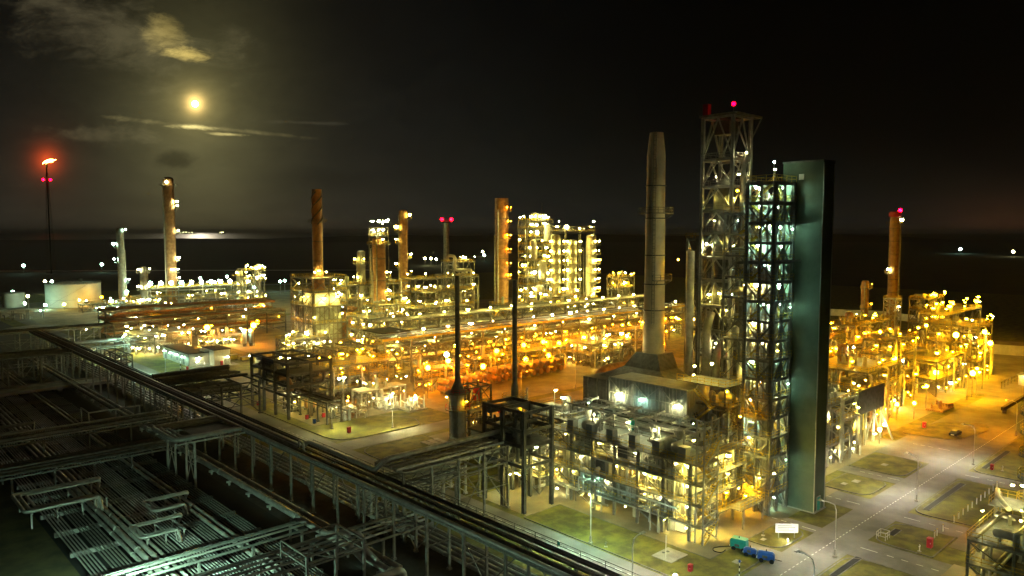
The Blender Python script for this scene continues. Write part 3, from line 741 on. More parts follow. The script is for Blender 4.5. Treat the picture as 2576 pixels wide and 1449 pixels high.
for k in range(2): T.part('drum', MB().lathe(170+k*5+8, 2.6, [(.4, 12), (1.3, 12.4), (1.5, 13), (1.5, 20), (1.3, 20.6), (.4, 21)], 14, 'p'), 'brown_vessel')
T.part('saddle', MB().box(13.4, 13.8, 176, 185, 0, 1.4).box(19, 19.4, 176, 185, 0, 1.4), 'concrete')
# dark rack crossing the pipeway road toward the frame by the shelter
T = rack('pipe_rack', 'dark pipe rack crossing over the pipeway road in front of the small white building', 'p', 67.2, 88, 196.8, 217.5, [5.6, 9.2], 5.2, 8, 'dark_steel', ('dark_steel', 'steel'), 15, rr=(.2, .42), cw=.42, bw=.4)
T.part('duct', MB().tube([(67, 218.4, 10.1), (70, 218.6, 10.1), (88.5, 218.4, 10.1)], .62, 12, 1), 'dark_steel')
T = rack('pipe_rack', 'steel pipe rack bridge crossing the pipeway road from the long rack to the boiler', 'p', 67.2, 90, 97.6, 105.6, [8.6, 11.6], 5.7, 5, 'steel', seed=16, rr=(.15, .32), cw=.36)
T = rack('pipe_rack', 'low pipe rack at the bottom centre under the crossing bridge, lit from behind', 'p', 68, 89, 108.5, 113, [4.5, 6.5], 5, 3, 'pale_steel', seed=17, rr=(.12, .25))
# ================================================================ BOILER, REACTOR TOWERS (right of centre)
# ---- tall frame module in front of the boiler
T = Thing('frame_module', 'tall dark frame of thick columns and beams standing left of the boiler', 'steel structure', 90, 93.5)
frame(T, [90, 97], [93.4, 99.0, 104.0], [8.6, 12.2, 15.0, 18.4], .62, .55, 'dark_steel', None, decks=[12.2], rails=False, over=.1)
pipes_in(T, (90.5, 97, 94, 104, 8.8, 17.6), 18, 21, (.15, .45), ('dark_steel', 'steel'))
T.part('duct', MB().tube([(90, 102.8, 17.2), (97.6, 102.8, 17.2), (103, 102.8, 15)], .7, 12, 1.5), 'dark_steel')
equip_in(T, (91, 96.5, 94, 105, 12.3), 5, 5, ('grey_paint', 'steel'), 1.3)
T.lamp(92, 103, 7.2, 'cool', 5, .2); T.lamp(95.5, 96.5, 6.6, 'warm', 12, .24); T.lamp(91.5, 97, 6.2, 'warm', 8, .22); T.lamp(96, 103.5, 3.4, 'warm', 12, .24)
T = Thing('pipe_platform', 'low pipework platform under the tall dark frame, lit yellow from below', 'platform', 93, 104)
frame(T, [99, 103, 107], [98.5, 104, 110], [3.2, 6.4, 9.6], .3, .26, 'steel', 'Z', decks=[3.2, 6.4], rt=.06)
pipes_in(T, (99, 107, 98.5, 110, 0.2, 9.6), 22, 22, (.1, .32)); equip_in(T, (99.5, 106.5, 99, 109.5, 3.3), 5, 7); equip_in(T, (99.5, 106.5, 99, 109.5, 6.5), 5, 8)
lamps_in(T, [99.6, 106], [100, 108], [3.2, 6.4], ('warm', 'white'), 18, .27, 5, .9)
T.lamp(98, 103, 2.9, 'warm', 16, .24)

# ---- the boiler
BX0, BX1, BQ0, BQ1 = 101.2, 114.5, 66.6, 97.5
T = Thing('boiler_house', 'big multi level steel boiler house with dark panels and lit bays, right of centre', 'boiler', 108, 82)
T.part('casing', MB().box(103.4, BX1, 68.4, 96.4, 3.0, 12.75), 'insulation')
# sheet panels with ribs, darker flush panels set proud
b = MB()
for k in range(31):
    q = 68.6+k*.92
    b.box(103.28, 103.4, q, q+.10, 3.0, 12.7)
T.part('casing_ribs', b, 'steel')
b = MB()
for (qa, qb, za, zb) in ((79.8, 81.9, 10.0, 12.6), (84.9, 86.9, 6.8, 9.4), (90.5, 92.2, 3.4, 6.2)):
    T.part('wind_panel', MB().box(101.9, 102.0, qa, qb, za, zb), 'dark_steel')
LV = [2.9, 6.35, 9.7, 13.0]
QS = [66.6, 71.8, 77.0, 82.1, 87.2, 92.4, 97.5]
columns_part(T, [101.3], QS, 0, 13.0, .42, 'steel'); columns_part(T, [108, 114.6], [66.6, 97.5], 0, 13.0, .42, 'steel')
for p in (103.6, 108.8, 113.6):
    for q in (71, 79, 87, 95): T.part('leg', MB().box(p-.45, p+.45, q-.45, q+.45, 0, 3.0), 'concrete')
for i, z in enumerate(LV):
    T.part('walkway', MB().box(100.5 if i else 101.0, 103.38, 65.6, 97.8, z-.02, z+.10).box(103.4, 117.2, 65.6, 68.35, z-.02, z+.10), 'steel')
    T.part('edge_beam', MB().box(101.15, 101.45, 65.6, 97.9, z-.36, z-.03).box(101.5, 117.2, 66.4, 66.7, z-.36, z-.03), 'pale_steel')
    T.part('handrail', MB().rail([(100.6 if i else 101.1, 97.8, z+.1), (100.6 if i else 101.1, 65.7, z+.1), (117.1, 65.7, z+.1), (117.1, 68.2, z+.1)], 1.1, .06, 1.6), 'yellow')
b = MB()
for i, (a, c) in enumerate(zip([0]+LV[:-1], LV)):
    for j in ((0, 3, 5) if i % 2 else (1, 4)):
        b.beam((101.3, QS[j], a+.1), (101.3, QS[j+1], c-.3), .16)
b.beam((108, 66.6, 0), (114.6, 66.6, 6.2), .16).beam((108, 66.6, 12.9), (114.6, 66.6, 6.4), .16)
T.part('bracing', b, 'steel')
# white lit wall panels of the end bays
for i, z in enumerate(LV[:3]+[0]):
    T.part('bay_panel', MB().box(103.25, 103.36, 68.6, 71.2, z+.2, z+3.0).box(104.5, 112.8, 68.22, 68.34, z+.2, z+3.0), 'white_wall')
pipes_in(T, (101.5, 103.2, 68, 97, 3.0, 12.6), 64, 31, (.07, .24), ('pipe', 'bright_pipe', 'insulation', 'insulation'))
pipes_in(T, (99.8, 101.2, 68, 97, 0.2, 6.0), 16, 39, (.07, .2), ('pipe', 'bright_pipe', 'steel'))
pipes_in(T, (104, 116.8, 66, 68.1, 3.0, 12.8), 12, 32, (.06, .16), ('pipe', 'bright_pipe', 'yellow'))
for z in LV[:3]: equip_in(T, (101.7, 102.9, 69, 97, z+.1), 6, int(z*10), s=.62)
LP = [(101.9, 87.9, 12.0, 'warm', 16), (102.2, 79.4, 9.2, 'amber', 6), (102.3, 76.2, 8.9, 'warm', 18), (102.0, 87.6, 5.6, 'cool', 9), (101.9, 86.6, 2.6, 'warm', 9), (101.8, 96.6, 4.8, 'warm', 20), (101.5, 96.2, 1.2, 'white', 16),
      (102.6, 92.8, 8.7, 'warm', 5), (102.4, 72.9, 5.4, 'white', 6), (101.7, 67.2, 12.2, 'warm', 16), (101.7, 67.2, 8.9, 'warm', 12), (101.7, 67.3, 5.5, 'warm', 16), (101.6, 67.2, 2.1, 'warm', 16),
      (107.0, 66.3, 12.2, 'warm', 14), (107.4, 66.3, 8.9, 'warm', 20), (107.4, 66.3, 5.5, 'warm', 20), (107.0, 66.3, 2.3, 'warm', 20), (112.4, 66.3, 12.0, 'warm', 16), (112.4, 66.3, 8.8, 'warm', 12), (112.0, 66.3, 5.6, 'amber', 10), (116, 66.3, 5.4, 'warm', 12), (102.4, 83.0, 11.9, 'white', 4)]
for a in LP: T.lamp(a[0], a[1], a[2], a[3], a[4]*1.5, .30)
for k in range(14): T.lamp(101.6, 69.6+k*2.05, (12.1, 5.4, 8.8, 2.1)[k*3 % 4], ('warm', 'white', 'warm')[k % 3], 5, .22)
# top deck equipment: burner boxes, drums, teal lit header frames
DZ = 13.1
T.part('roof_deck', MB().box(103.4, 115, 68.4, 97.5, 12.98, DZ), 'grey_paint')
for k, q in enumerate((68.4, 73.6, 78.6, 83.6, 88.4, 93.0)):
    b = MB().box(101.6, 103.0, q-.7, q+.7, DZ+.15, DZ+1.9).box(101.5, 103.1, q-.8, q+.8, DZ+1.9, DZ+2.0)
    for dx, dy in ((101.7, -.6), (102.9, -.6), (101.7, .6), (102.9, .6)): b.box(dx-.06, dx+.06, q+dy-.06, q+dy+.06, DZ, DZ+.2)
    T.part('burner_box', b, 'grey_paint')
for q in (71.0, 73.8, 91):
    T.part('steam_drum', MB().lathe(q, DZ+1.0, [(.3, 103.2), (.8, 103.35), (.95, 103.6), (.95, 107.2), (.8, 107.5), (.3, 107.6)], 16, 'p').box(104, 104.3, q-.6, q+.6, DZ, DZ+.4).box(106.3, 106.6, q-.6, q+.6, DZ, DZ+.4), 'insulation')
b = MB()
for q in (70, 75, 80, 85, 90, 95.5):
    b.box(104.4, 104.6, q-.1, q+.1, DZ, 17).box(110.4, 110.6, q-.1, q+.1, DZ, 17); b.beam((104, q, 17.1), (111.2, q, 17.1), .2, .28)
    b.beam((104.5, q, DZ+.3), (104.5, q+2.4, 16.8), .1)
for p in (104.2, 107.4, 110.8): b.beam((p, 69.4, 17.35), (p, 96.4, 17.35), .18, .22)
T.part('header_frame', b, 'pale_steel')
for k, q in enumerate((72.4, 77.4, 82.4, 87.4, 93)):
    T.part('header_pipe', MB().tube([(104.4, q, 17.75), (110.6, q+.9, 17.75)], .2, 8), 'bright_pipe')
    T.part('valve_box', MB().box(106.2, 107.0, q-.1, q+.9, 17.5, 18.3), 'pale_steel')
    T.part('hopper', MB().lathe(106.8, q, [(.1, 14.0), (.75, 15.6), (.75, 16.2), (.3, 16.5)], 10), 'teal' if k == 2 else 'pale_steel')
pipes_in(T, (103.6, 111, 69, 96, DZ, 17), 26, 33, (.08, .24), ('pipe', 'bright_pipe', 'pale_steel'))
T.lamp(104.0, 75.6, DZ+3.0, 'white', 16, .3); T.lamp(106, 83, DZ+2.6, 'white', 7, .2); T.lamp(106, 91, DZ+2.6, 'white', 7, .2); T.lamp(108.5, 79, DZ+2.6, 'white', 6, .2); T.lamp(109, 95, DZ+3.6, 'cool', 5, .2); T.lamp(108, 70.5, DZ+4.4, 'cool', 3.0, .18); T.lamp(102.8, 67.0, DZ+3.2, 'warm', 9, .24)
# stair bay at the corner
sz = [0, 2.9, 6.35, 9.7, 13.0, 16.4]
for p, q in ((101.4, 64.1), (105.6, 64.2), (105.6, 65.5), (101.4, 65.5)): T.part('stair_post', MB().box(p-.13, p+.13, q-.1, q+.1, 0, 20.0), 'pale_steel')
stair(T, 101.5, 105.5, 64.1, 65.4, sz, 'yellow', 'p')
b = MB()
for i, (a, c) in enumerate(zip([0, 2.9, 4.6, 6.35, 8, 9.7, 11.4, 13.0, 14.7, 16.4], [2.9, 4.6, 6.35, 8, 9.7, 11.4, 13, 14.7, 16.4, 19.9])):
    x, y = (101.4, 105.6) if i % 2 else (105.6, 101.4); b.beam((x, 64.1, a), (y, 64.1, c), .15); b.beam((101.4, 64.1, c), (105.6, 64.1, c), .16)
T.part('stair_bracing', b, 'pale_steel')
for z in sz[1:]: T.part('landing', MB().box(100.4, 106.4, 64.0, 65.55, z, z+.08), 'steel')
T.part('handrail', MB().rail([(101, 64.0, 16.5), (106.3, 64.0, 16.5), (106.3, 65.5, 16.5)], 1.1, .06, 1.3), 'yellow')
T.part('end_landing', MB().box(111, 119, 62.9, 65.55, 3.4, 3.52).box(112, 112.3, 63, 63.3, 0, 3.4).box(118.4, 118.7, 63, 63.3, 0, 3.4), 'steel')
T.part('handrail', MB().rail([(111, 63.0, 3.5), (118.9, 63.0, 3.5), (118.9, 65.4, 3.5)], 1.2, .06, 1.3), 'yellow')
# ribbed hood house with truss frames on the roof
T.part('hood_house', MB().box(114.9, 122, 76.2, 94.6, 15.6, 21.2), 'grey_paint')
b = MB()
for k in range(24): q = 76.3+k*.79; b.box(114.8, 114.9, q, q+.09, 15.6, 21.2)
for k in range(9): p = 115.2+k*.8; b.box(p, p+.08, 76.1, 76.2, 15.6, 21.2)
T.part('hood_ribs', b, 'pale_steel')
b = MB()
for q in (76.3, 82.4, 88.5, 94.5): b.box(114.55, 114.78, q-.12, q+.12, 15.6, 21.2)
for a, c in ((76.3, 82.4), (82.4, 88.5), (88.5, 94.5)): b.beam((114.66, a, 21.0), (114.66, (a+c)/2, 18.4), .16).beam((114.66, c, 21.0), (114.66, (a+c)/2, 18.4), .16)
b.beam((114.66, 76.3, 18.3), (114.66, 94.5, 18.3), .16).beam((114.66, 76.3, 21.25), (114.66, 94.5, 21.25), .2)
T.part('hood_truss', b, 'pale_steel')
T.part('hood_walkway', MB().box(112.9, 114.8, 75.5, 95.2, 15.3, 15.45), 'steel'); T.part('handrail', MB().rail([(113.0, 95.1, 15.4), (113.0, 75.6, 15.4), (122, 75.6, 15.4)], 1.1, .06, 1.5), 'pale_steel')
for q in (78.4, 86.3, 92.0): T.lamp(113.9, q, 18.1, 'white' if q != 86.3 else 'cool', 15 if q != 86.3 else 5, .3)
T.part('hood_support', MB().box(113, 122, 76.2, 94.6, 13.1, 15.2), 'dark_steel')
# dark flue duct rising to the chimney
T.part('flue_duct', MB().loft([[(125, 87, 18.6), (134, 87, 18.6), (134, 106, 18.6), (125, 106, 18.6)], [(129.6, 93, 20.6), (136, 93, 20.6), (136, 102.6, 20.6), (129.6, 102.6, 20.6)], [(131.6, 95.2, 23.6), (137.2, 95.2, 23.6), (137.2, 101, 23.6), (131.6, 101, 23.6)]]), 'dark_steel')
T.part('flue_box', MB().box(122.1, 134, 80, 108, 12, 18.5), 'dark_steel')
T.posts('flue_leg', .8, 0, 12, [(123.4, 82.4), (132.4, 82.4), (123.4, 106.4), (132.4, 106.4), (123.4, 94.4)], 'concrete')
b = MB()
for k in range(11): b.box(122.0, 122.1, 80.4+k*2.6, 80.7+k*2.6, 12, 18.5)
T.part('flue_ribs', b, 'steel')
# platform with lamps at the far left end of the boiler roof
T = Thing('service_platform', 'yellow railed service platform with two bright lamps left of the boiler hood', 'platform', 112, 104)
frame(T, [108, 113, 118], [99.5, 105, 111], [8, 12.5], .32, .3, 'steel', 'X', decks=[8, 12.5], rt=.06)
equip_in(T, (109, 117, 100, 110, 12.6), 8, 12); pipes_in(T, (108, 118, 99.5, 111, 8, 15), 12, 35, (.1, .25)); T.lamp(113, 107.6, 16.8, 'white', 14, .34); T.lamp(110.6, 103.2, 16.2, 'white', 9, .30)
T.lamp(109, 101, 11.6, 'warm', 9, .24); T.part('lamp_mast', MB().box(112.95, 113.05, 107.9, 108, 12.5, 16.8).box(110.6, 110.7, 103.4, 103.5, 12.5, 16.2).box(107.9, 108.1, 111, 111.2, 0, 17.5), 'pale_steel')
T = Thing('low_roof', 'flat dark low roofed shed left of the boiler hood, with a sloping black edge', 'shed', 110, 118)
T.part('roof', MB().box(104, 118, 113, 126, 6.4, 6.8), 'dark_steel'); T.part('wall', MB().box(104.6, 117.4, 113.6, 125.4, 0, 6.4), 'grey_paint')
T.part('door', MB().box(104.5, 104.6, 118, 120.4, 0, 2.6), 'dark_steel')

# ---- big chimney
T = tower('chimney', 'tallest pale round chimney with a tapered top, standing behind the boiler', 'chimney', 134.4, 98.3, 72.4, 2.1, 'chimney_steel', 29, plats=((54.0, -180, 179), (39.5, -150, 60), (25+8, -60, 100)), lamps='warm', I=1.0, lr=.12, rail='steel', nl=0, lines=(), ladder=True,
     prof=[(2.6, 0), (2.6, 10), (2.45, 22), (2.3, 29), (2.25, 38.6), (2.15, 38.8), (2.12, 52.9), (2.02, 53.2), (2.0, 66.4), (1.45, 71.4), (1.3, 71.4), (1.3, 69)], wide=1.7)
for z in (33, 38.7, 45, 53.0, 60): T.part('ring_joint', MB().lathe(134.4, 98.3, [(2.2, z-.12), (2.46 if z < 40 else 2.26, z-.1), (2.46 if z < 40 else 2.26, z+.1), (2.2, z+.12)], 24), 'dark_steel')

T.lamp(138.2, 94.6, 31, 'amber', 44, .3); T.lamp(138.4, 95.0, 44, 'amber', 36, .25); T.lamp(131.4, 103.4, 27, 'white', 10, .25)  # extra lamps added beside the shell to brighten the chimney
# ---- tall dark lattice tower with the red lamp
T = Thing('reactor_structure', 'tallest dark open lattice tower topped by a bright red warning lamp', 'steel tower', 138, 82)
AL = [9, 14, 19, 24, 29.3, 34.6, 40, 44.8, 50, 54.6, 59.6, 65.2, 74]
frame(T, [138, 145], [82, 89], AL, .66, .48, 'pale_steel', 'K', decks=AL[:-1], rt=.07, rails=True, rm='steel', over=.3)
frame(T, [138, 145], [89.6, 92.4], [9, 19, 29.3, 39, 48.6], .5, .42, 'steel', 'Z', decks=[29.3, 48.6], rt=.07, over=.3)
T.part('top_beam', MB().beam((137.4, 81, 74.1), (147.6, 81, 74.1), .3, .45).beam((147.6, 81, 74.1), (147.6, 89.6, 74.1), .3, .45).beam((137.4, 81, 74.1), (137.4, 89.6, 74.1), .3, .45).beam((147.6, 81, 74), (145, 82, 69), .2), 'steel')
T.part('top_hoist', MB().box(140, 143.4, 84, 87.6, 70.4, 73.2).box(138.2, 144.8, 85.4, 86.0, 73.2, 73.7), 'dark_steel')
T.part('reactor_vessel', MB().lathe(141.5, 85.5, [(.6, 20), (2.2, 24), (2.2, 42), (2.5, 45), (2.5, 57), (1.9, 60), (.7, 62)], 24), 'dark_steel')
T.lamp(141.6, 81.0, 66.4, 'white', 5, .1); T.lamp(137.2, 85.2, 61.4, 'white', 5, .1); T.lamp(137.2, 85.4, 52.4, 'white', 5, .1); T.part('warning_lamp_post', MB().beam((138, 82, 74), (138, 82, 76), .14).box(137.6, 138.4, 81.6, 82.4, 75.4, 75.5), 'dark_steel')  # tiny white lamps added to light the upper lattice
T.lamp(138, 82, 76.0, 'red', 2.6, .42, name='warning_lamp'); T.part('vent_hood', MB().box(137.4, 138.6, 87.6, 88.8, 74.2, 76.6), 'red')
T.lamp(137.6, 81.6, 24.8, 'red', .8, .26, name='warning_lamp')
for p, q, r, z1 in ((136.9, 90.8, .85, 46), (137, 86.6, .9, 33), (137, 84.2, .8, 27), (136.6, 80.6, .9, 22), (140.5, 81, .55, 66)):
    T.part('standpipe', MB().tube([(p, q, 0), (p, q, z1)] if q > 90 else [(p, q, 0), (p, q, z1-3), (p+1.6, q, z1)], r, 14, 2.0), 'insulation')
T.part('transfer_duct', MB().tube([(141, 80.6, 58), (141.3, 78.6, 60), (139.5, 76.0, 57), (136, 75.8, 52)], .85, 14, 2), 'insulation')
pipes_in(T, (138.4, 144.6, 82.4, 88.6, 0, 50), 22, 41, (.1, .35), ('pipe', 'steel', 'dark_steel')); equip_in(T, (138.6, 144.4, 82.6, 88.4, 24.1), 4, 3); equip_in(T, (138.6, 144.4, 82.6, 88.4, 44.9), 4, 4)
for a in ((140, 86, 48.0, 'warm', 8), (138.2, 82.4, 48.2, 'warm', 5), (138.3, 87, 36.8, 'warm', 4), (139.6, 83.6, 33.6, 'warm', 8), (141.5, 82.3, 33.4, 'warm', 6), (140.4, 87.6, 20.8, 'warm', 8), (141, 85, 17, 'warm', 8), (139.0, 88.4, 47.6, 'cool', 1.2), (142, 82.5, 42, 'cool', 2.5), (139, 88, 10, 'warm', 8), (139, 83, 8, 'warm', 8), (141, 81.4, 29, 'white', 4)): T.lamp(*a[:4], a[4]*2.1, .32)
for k, z in enumerate(AL[:-2]):
    T.lamp(138.4+(k*2.3) % 5, 82.5, z+2.4, ('warm', 'white', 'cool')[k % 3], 10, .26)
    if k % 2: T.lamp(138.3, 84+(k*1.7) % 4, z+2.6, ('white', 'warm')[k % 4 == 1], 13, .3)
# ---- link structure between the two towers
T = Thing('link_structure', 'narrow platform tower with one amber lamp between the dark lattice tower and the bright one', 'steel tower', 131.5, 73)
LLv = [4.5+4.1*k for k in range(13)]
frame(T, [131.4, 136.8], [72.6, 79.4], LLv, .36, .3, 'steel', 'K', decks=LLv[::2]+[LLv[-1]], rt=.06)
pipes_in(T, (131.6, 136.6, 73, 79, 0, 52), 34, 43, (.08, .34)); stair(T, 134.4, 136.6, 73.2, 78.8, LLv, 'yellow')
for k, z in enumerate(LLv[::2]): equip_in(T, (131.8, 134, 73, 79, z+.1), 2, 60+k)
for k, z in enumerate(LLv): 
    if k % 2 == 0 and k < 12: T.lamp(131.8+(k % 4), 73.2+(k % 3), z+2.5, 'warm', 5, .24)
T.lamp(132.5, 77.5, LLv[-1]+4.4, 'amber', 12, .38); T.lamp(133.6, 73.2, LLv[-1]+3.2, 'cool', 5, .3)
T.part('vent_stack', MB().tube([(134, 74, 53), (134, 74, 58), (134.8, 74, 58.6)], .2, 8, .6), 'pipe')

# ---- bright stair and process tower
T = Thing('stair_tower', 'brightly lit lattice tower of stairs and pipes, left of the tall green grey shaft', 'steel tower', 121, 64.2)
FL = [3.45*k for k in range(1, 18)]
bp0, bp1, bq0, bq1 = 121.0, 127.4, 63.5, 68.6
frame(T, [bp0, bp1], [bq0, bq1], FL, .62, .46, 'steel', None, decks=FL[3::4]+[FL[-1]], rt=.06, rails=True, over=.4, dm='steel')
for k, z in enumerate(FL[:-1]):
    if k % 4 == 3: continue
    a, c = ((bp0, bp0+3.1), (bp1-3.1, bp1))[k % 2]
    T.part('deck', MB().box(a-.3, c+.3, bq0-.3, bq1+.3, z, z+.09), 'steel'); T.part('handrail', MB().rail([(bp0-.3, bq1+.3, z+.09), (bp0-.3, bq0-.3, z+.09), (bp1+.3, bq0-.3, z+.09)], 1.1, .06, 1.6), 'yellow')
T.part('column', MB().box(bp0-.2, bp0+.2, 65.9, 66.3, 0, FL[-1]), 'steel'); T.part('column', MB().box(124, 124.4, bq0-.2, bq0+.2, 0, FL[-1]), 'steel')
b = MB(); zb = [0]+FL[1::2]
for i, (a, c) in enumerate(zip(zb, zb[1:])):
    a0, c0 = a+.2, c-.5; mq, mp = (bq0+bq1)/2, (bp0+bp1)/2
    b.beam((bp0, bq0, c0), (bp0, mq, a0+3.2), .3).beam((bp0, bq1, c0), (bp0, mq, a0+3.2), .26).beam((bp0, mq, a0+3.2), (bp0, bq0, a0), .22)
    b.beam((bp0, bq0, a0), (mp, bq0, c0), .28).beam((bp1, bq0, a0), (mp, bq0, c0), .28)
    b.beam((bp1, bq0, a0), (bp1, bq1, c0), .2)
T.part('bracing', b, 'steel')
T.part('regenerator_vessel', MB().lathe(125.0, 67.2, [(.5, 6), (1.15, 8), (1.15, 30), (1.3, 32), (1.3, 50), (1.0, 53), (.3, 54)], 20), 'white')
stair(T, 121.3, 122.9, 64.6, 68.8, FL, 'yellow'); stair(T, 123.4, 127.0, 63.8, 65.1, FL, 'yellow', 'p')
pipes_in(T, (121.4, 127.2, 64.6, 69.0, 0, 58), 84, 44, (.06, .24), ('pipe', 'bright_pipe', 'insulation', 'white'))
for k, z in enumerate(FL[:-1]):
    equip_in(T, (122, 127, 65.2, 68.8, z+.1), 2, 80+k, ('insulation', 'white', 'pipe'), s=.8)
    kind = 'cool' if (k > 10 or k in (3, 6, 9)) else ('white' if k % 3 else 'warm')
    T.lamp(121.9+(k % 2)*.8, 65.4+(k*1.3) % 2.8, z+2.75, kind, 22.0, .42)
    T.lamp(126.2, 64.8+(k % 3)*.5, z+2.6, 'cool' if k > 5 else 'white', 12, .32)
    if k % 2: T.lamp(124.4, 68.2, z+2.6, 'warm' if k % 4 == 1 else 'white', 9, .3)
    if k % 4 == 1: T.lamp(126.2, 62.9, z+2.2, 'cool', 4.0, .12)  # outer cool lamps added to light the shaft cladding
T.lamp(124.5, 64.0, 2.3, 'cool', 8, .26); T.lamp(122, 64.2, 60.8, 'white', 5, .3); T.lamp(125, 66, 62.4, 'cool', 10, .5)
T.part('lamp_mast', MB().beam((125, 66, 58.7), (125, 66, 62.2), .12).beam((122, 64.2, 58.7), (122, 64.2, 60.5), .1), 'pale_steel')
T.part('outrigger_beam', MB().beam((121, 64.0, 45), (127.6, 62.0, 45), .3), 'pale_steel')

# ---- tall clad shaft
T = Thing('clad_shaft', 'tall plain green grey clad rectangular shaft rising beside the bright stair tower', 'lift shaft', 128, 59)
T.part('cladding', MB().box(127.9, 132.0, 58.35, 65.75, .15, 62.2), 'green_cladding')
b = MB()
for k in range(1, 18): z = k*3.475; b.box(127.87, 127.9, 58.35, 65.75, z, z+.05).box(127.9, 132, 58.32, 58.35, z, z+.05)
for k in range(1, 3): p = 127.9+k*1.37; b.box(p, p+.03, 58.33, 58.35, .2, 62.1)
T.part('panel_joints', b, 'green_cladding')
T.part('corner_strip', MB().box(127.84, 128.0, 58.27, 58.43, .1, 62.0), 'pale_steel'); T.part('corner_strip', MB().box(131.9, 132.06, 58.27, 58.43, .1, 62.0), 'pale_steel')
T.part('vent_panel', MB().box(127.8, 127.88, 61.85, 62.75, 59.2, 60.2), 'white'); T.part('plinth', MB().box(127.6, 132.3, 58.05, 66.05, 0, .16), 'concrete')
T.part('door', MB().box(129.0, 130.2, 58.25, 58.31, .2, 2.6), 'teal'); T.part('door_frame', MB().box(128.85, 129.0, 58.23, 58.35, .2, 2.75).box(130.2, 130.35, 58.23, 58.35, .2, 2.75).box(128.85, 130.35, 58.23, 58.35, 2.6, 2.75), 'pale_steel')
T.part('roof_edge', MB().box(127.8, 132.1, 58.25, 65.85, 62.2, 62.5), 'dark_steel')

# ---- lower process structure between boiler and stair tower
T = Thing('process_structure', 'mid height platform structure with amber lit machinery between the boiler and the stair tower', 'steel structure', 118, 70)
frame(T, [117.5, 120.5], [69.6, 74, 78.5], [5, 9.6, 14.2, 18.8], .38, .32, 'steel', 'Z', decks=[5, 9.6, 14.2, 18.8], rt=.06)
pipes_in(T, (117.7, 120.6, 69.4, 78, 0, 18.6), 34, 46, (.1, .3)); 
for z in (5.1, 9.7, 14.3, 18.9): equip_in(T, (117.8, 120.4, 69.6, 78, z), 5, int(z*7))
T.part('vessel', MB().lathe(119.2, 76, [(.4, 14.3), (1.2, 15), (1.2, 21), (.9, 22), (.2, 22.4)], 18), 'insulation')
for a in ((117.9, 67.4, 17.6, 'amber', 12), (118.5, 70.5, 21.5, 'amber', 12), (121.5, 67, 4.2, 'amber', 8), (119.6, 67, 3.0, 'amber', 10), (118, 73, 7.6, 'warm', 10), (118, 68, 12.4, 'warm', 12), (121.8, 67, 11.6, 'warm', 8), (118.2, 77, 16.6, 'warm', 8), (121, 67.2, 1.8, 'amber', 8)): T.lamp(*a[:4], a[4]*1.3, .3)
T.part('rooftop_stair', MB().beam((117.6, 73.5, 13.2), (117.6, 77.8, 18.8), .08, .3).beam((116.8, 73.5, 13.2), (116.8, 77.8, 18.8), .08, .3), 'dark_steel')
stair(T, 113.6, 117.2, 71.5, 75, [13.1, 16, 19, 21.8], 'yellow')
T.part('upper_platform', MB().box(117.3, 124.5, 70, 80.5, 22.2, 22.35).box(117.5, 117.8, 70.2, 70.5, 18.9, 22.2).box(124, 124.3, 70.2, 70.5, 18.9, 22.2), 'steel'); T.part('handrail', MB().rail([(117.4, 80.4, 22.3), (117.4, 70.1, 22.3), (124.4, 70.1, 22.3)], 1.2, .07, 1.4), 'yellow')
T.lamp(119.5, 78, 25.0, 'warm', 12, .3); T.lamp(119, 74, 26, 'warm', 12, .36)
# ================================================================ CENTRAL PROCESS UNITS
def unit(name, label, ps, qs, zs, seed, np_=14, ne=3, lk=('warm',), I=16, r=.45, prob=.6, m='steel', brace='K', rails=True, rm='yellow', cat='steel structure', decks=None, rr=(.12, .4), cw=.45, z0lamp=True, dm=None):
    T = Thing(name, label, cat, (ps[0]+ps[-1])/2, (qs[0]+qs[-1])/2)
    frame(T, ps, qs, zs, cw, .38, m, brace, decks=decks, rails=rails, mesh_cols=True, rt=.12, rm=rm, dm=dm)
    pipes_in(T, (ps[0], ps[-1], qs[0], qs[-1], 0, zs[-1]), np_, seed, rr, ('pipe', 'steel', 'insulation', 'bright_pipe'), seg=6)
    for i, z in enumerate(zs if decks is None else decks): equip_in(T, (ps[0]+.6, ps[-1]-.6, qs[0]+.6, qs[-1]-.6, z+.1), ne, seed*7+i, s=1.15)
    zz = ([0] if z0lamp else [])+list(zs); prob *= .8; I *= 1.25
    lamps_in(T, [ps[0]+.6, (ps[0]+ps[-1])/2, ps[-1]-.6], [qs[0]-.1], zz, lk, I, r, seed, prob, .8, 2.6)
    lamps_in(T, [ps[0]-.1], [(q0_+q1_)/2 for q0_, q1_ in zip(qs, qs[1:])], zz, lk, I, r, seed+1, prob, .5, 2.6)
    rnd = random.Random(seed+500); za = [0]+list(zs)
    for k in range(int(4+2*np_/10)):
        z = rnd.choice(za)+rnd.uniform(1.6, 3.4)
        T.lamp(rnd.uniform(ps[0], ps[-1]), qs[0]-rnd.uniform(.2, .6), z, rnd.choice(lk), I*.45, r*.62)
    for k in range(4 if zs[0] < 30 else 0):
        p, q = rnd.uniform(ps[0], ps[-1]), qs[0]-.5-rnd.random(); h = zs[-1]*rnd.uniform(.5, 1.12)
        T.part('riser', MB().tube([(p, q, 0), (p, q, h), (p, q+1.6, h)], rnd.uniform(.16, .34), 6, .8), rnd.choice(('pipe', 'insulation', 'bright_pipe')))
    return T
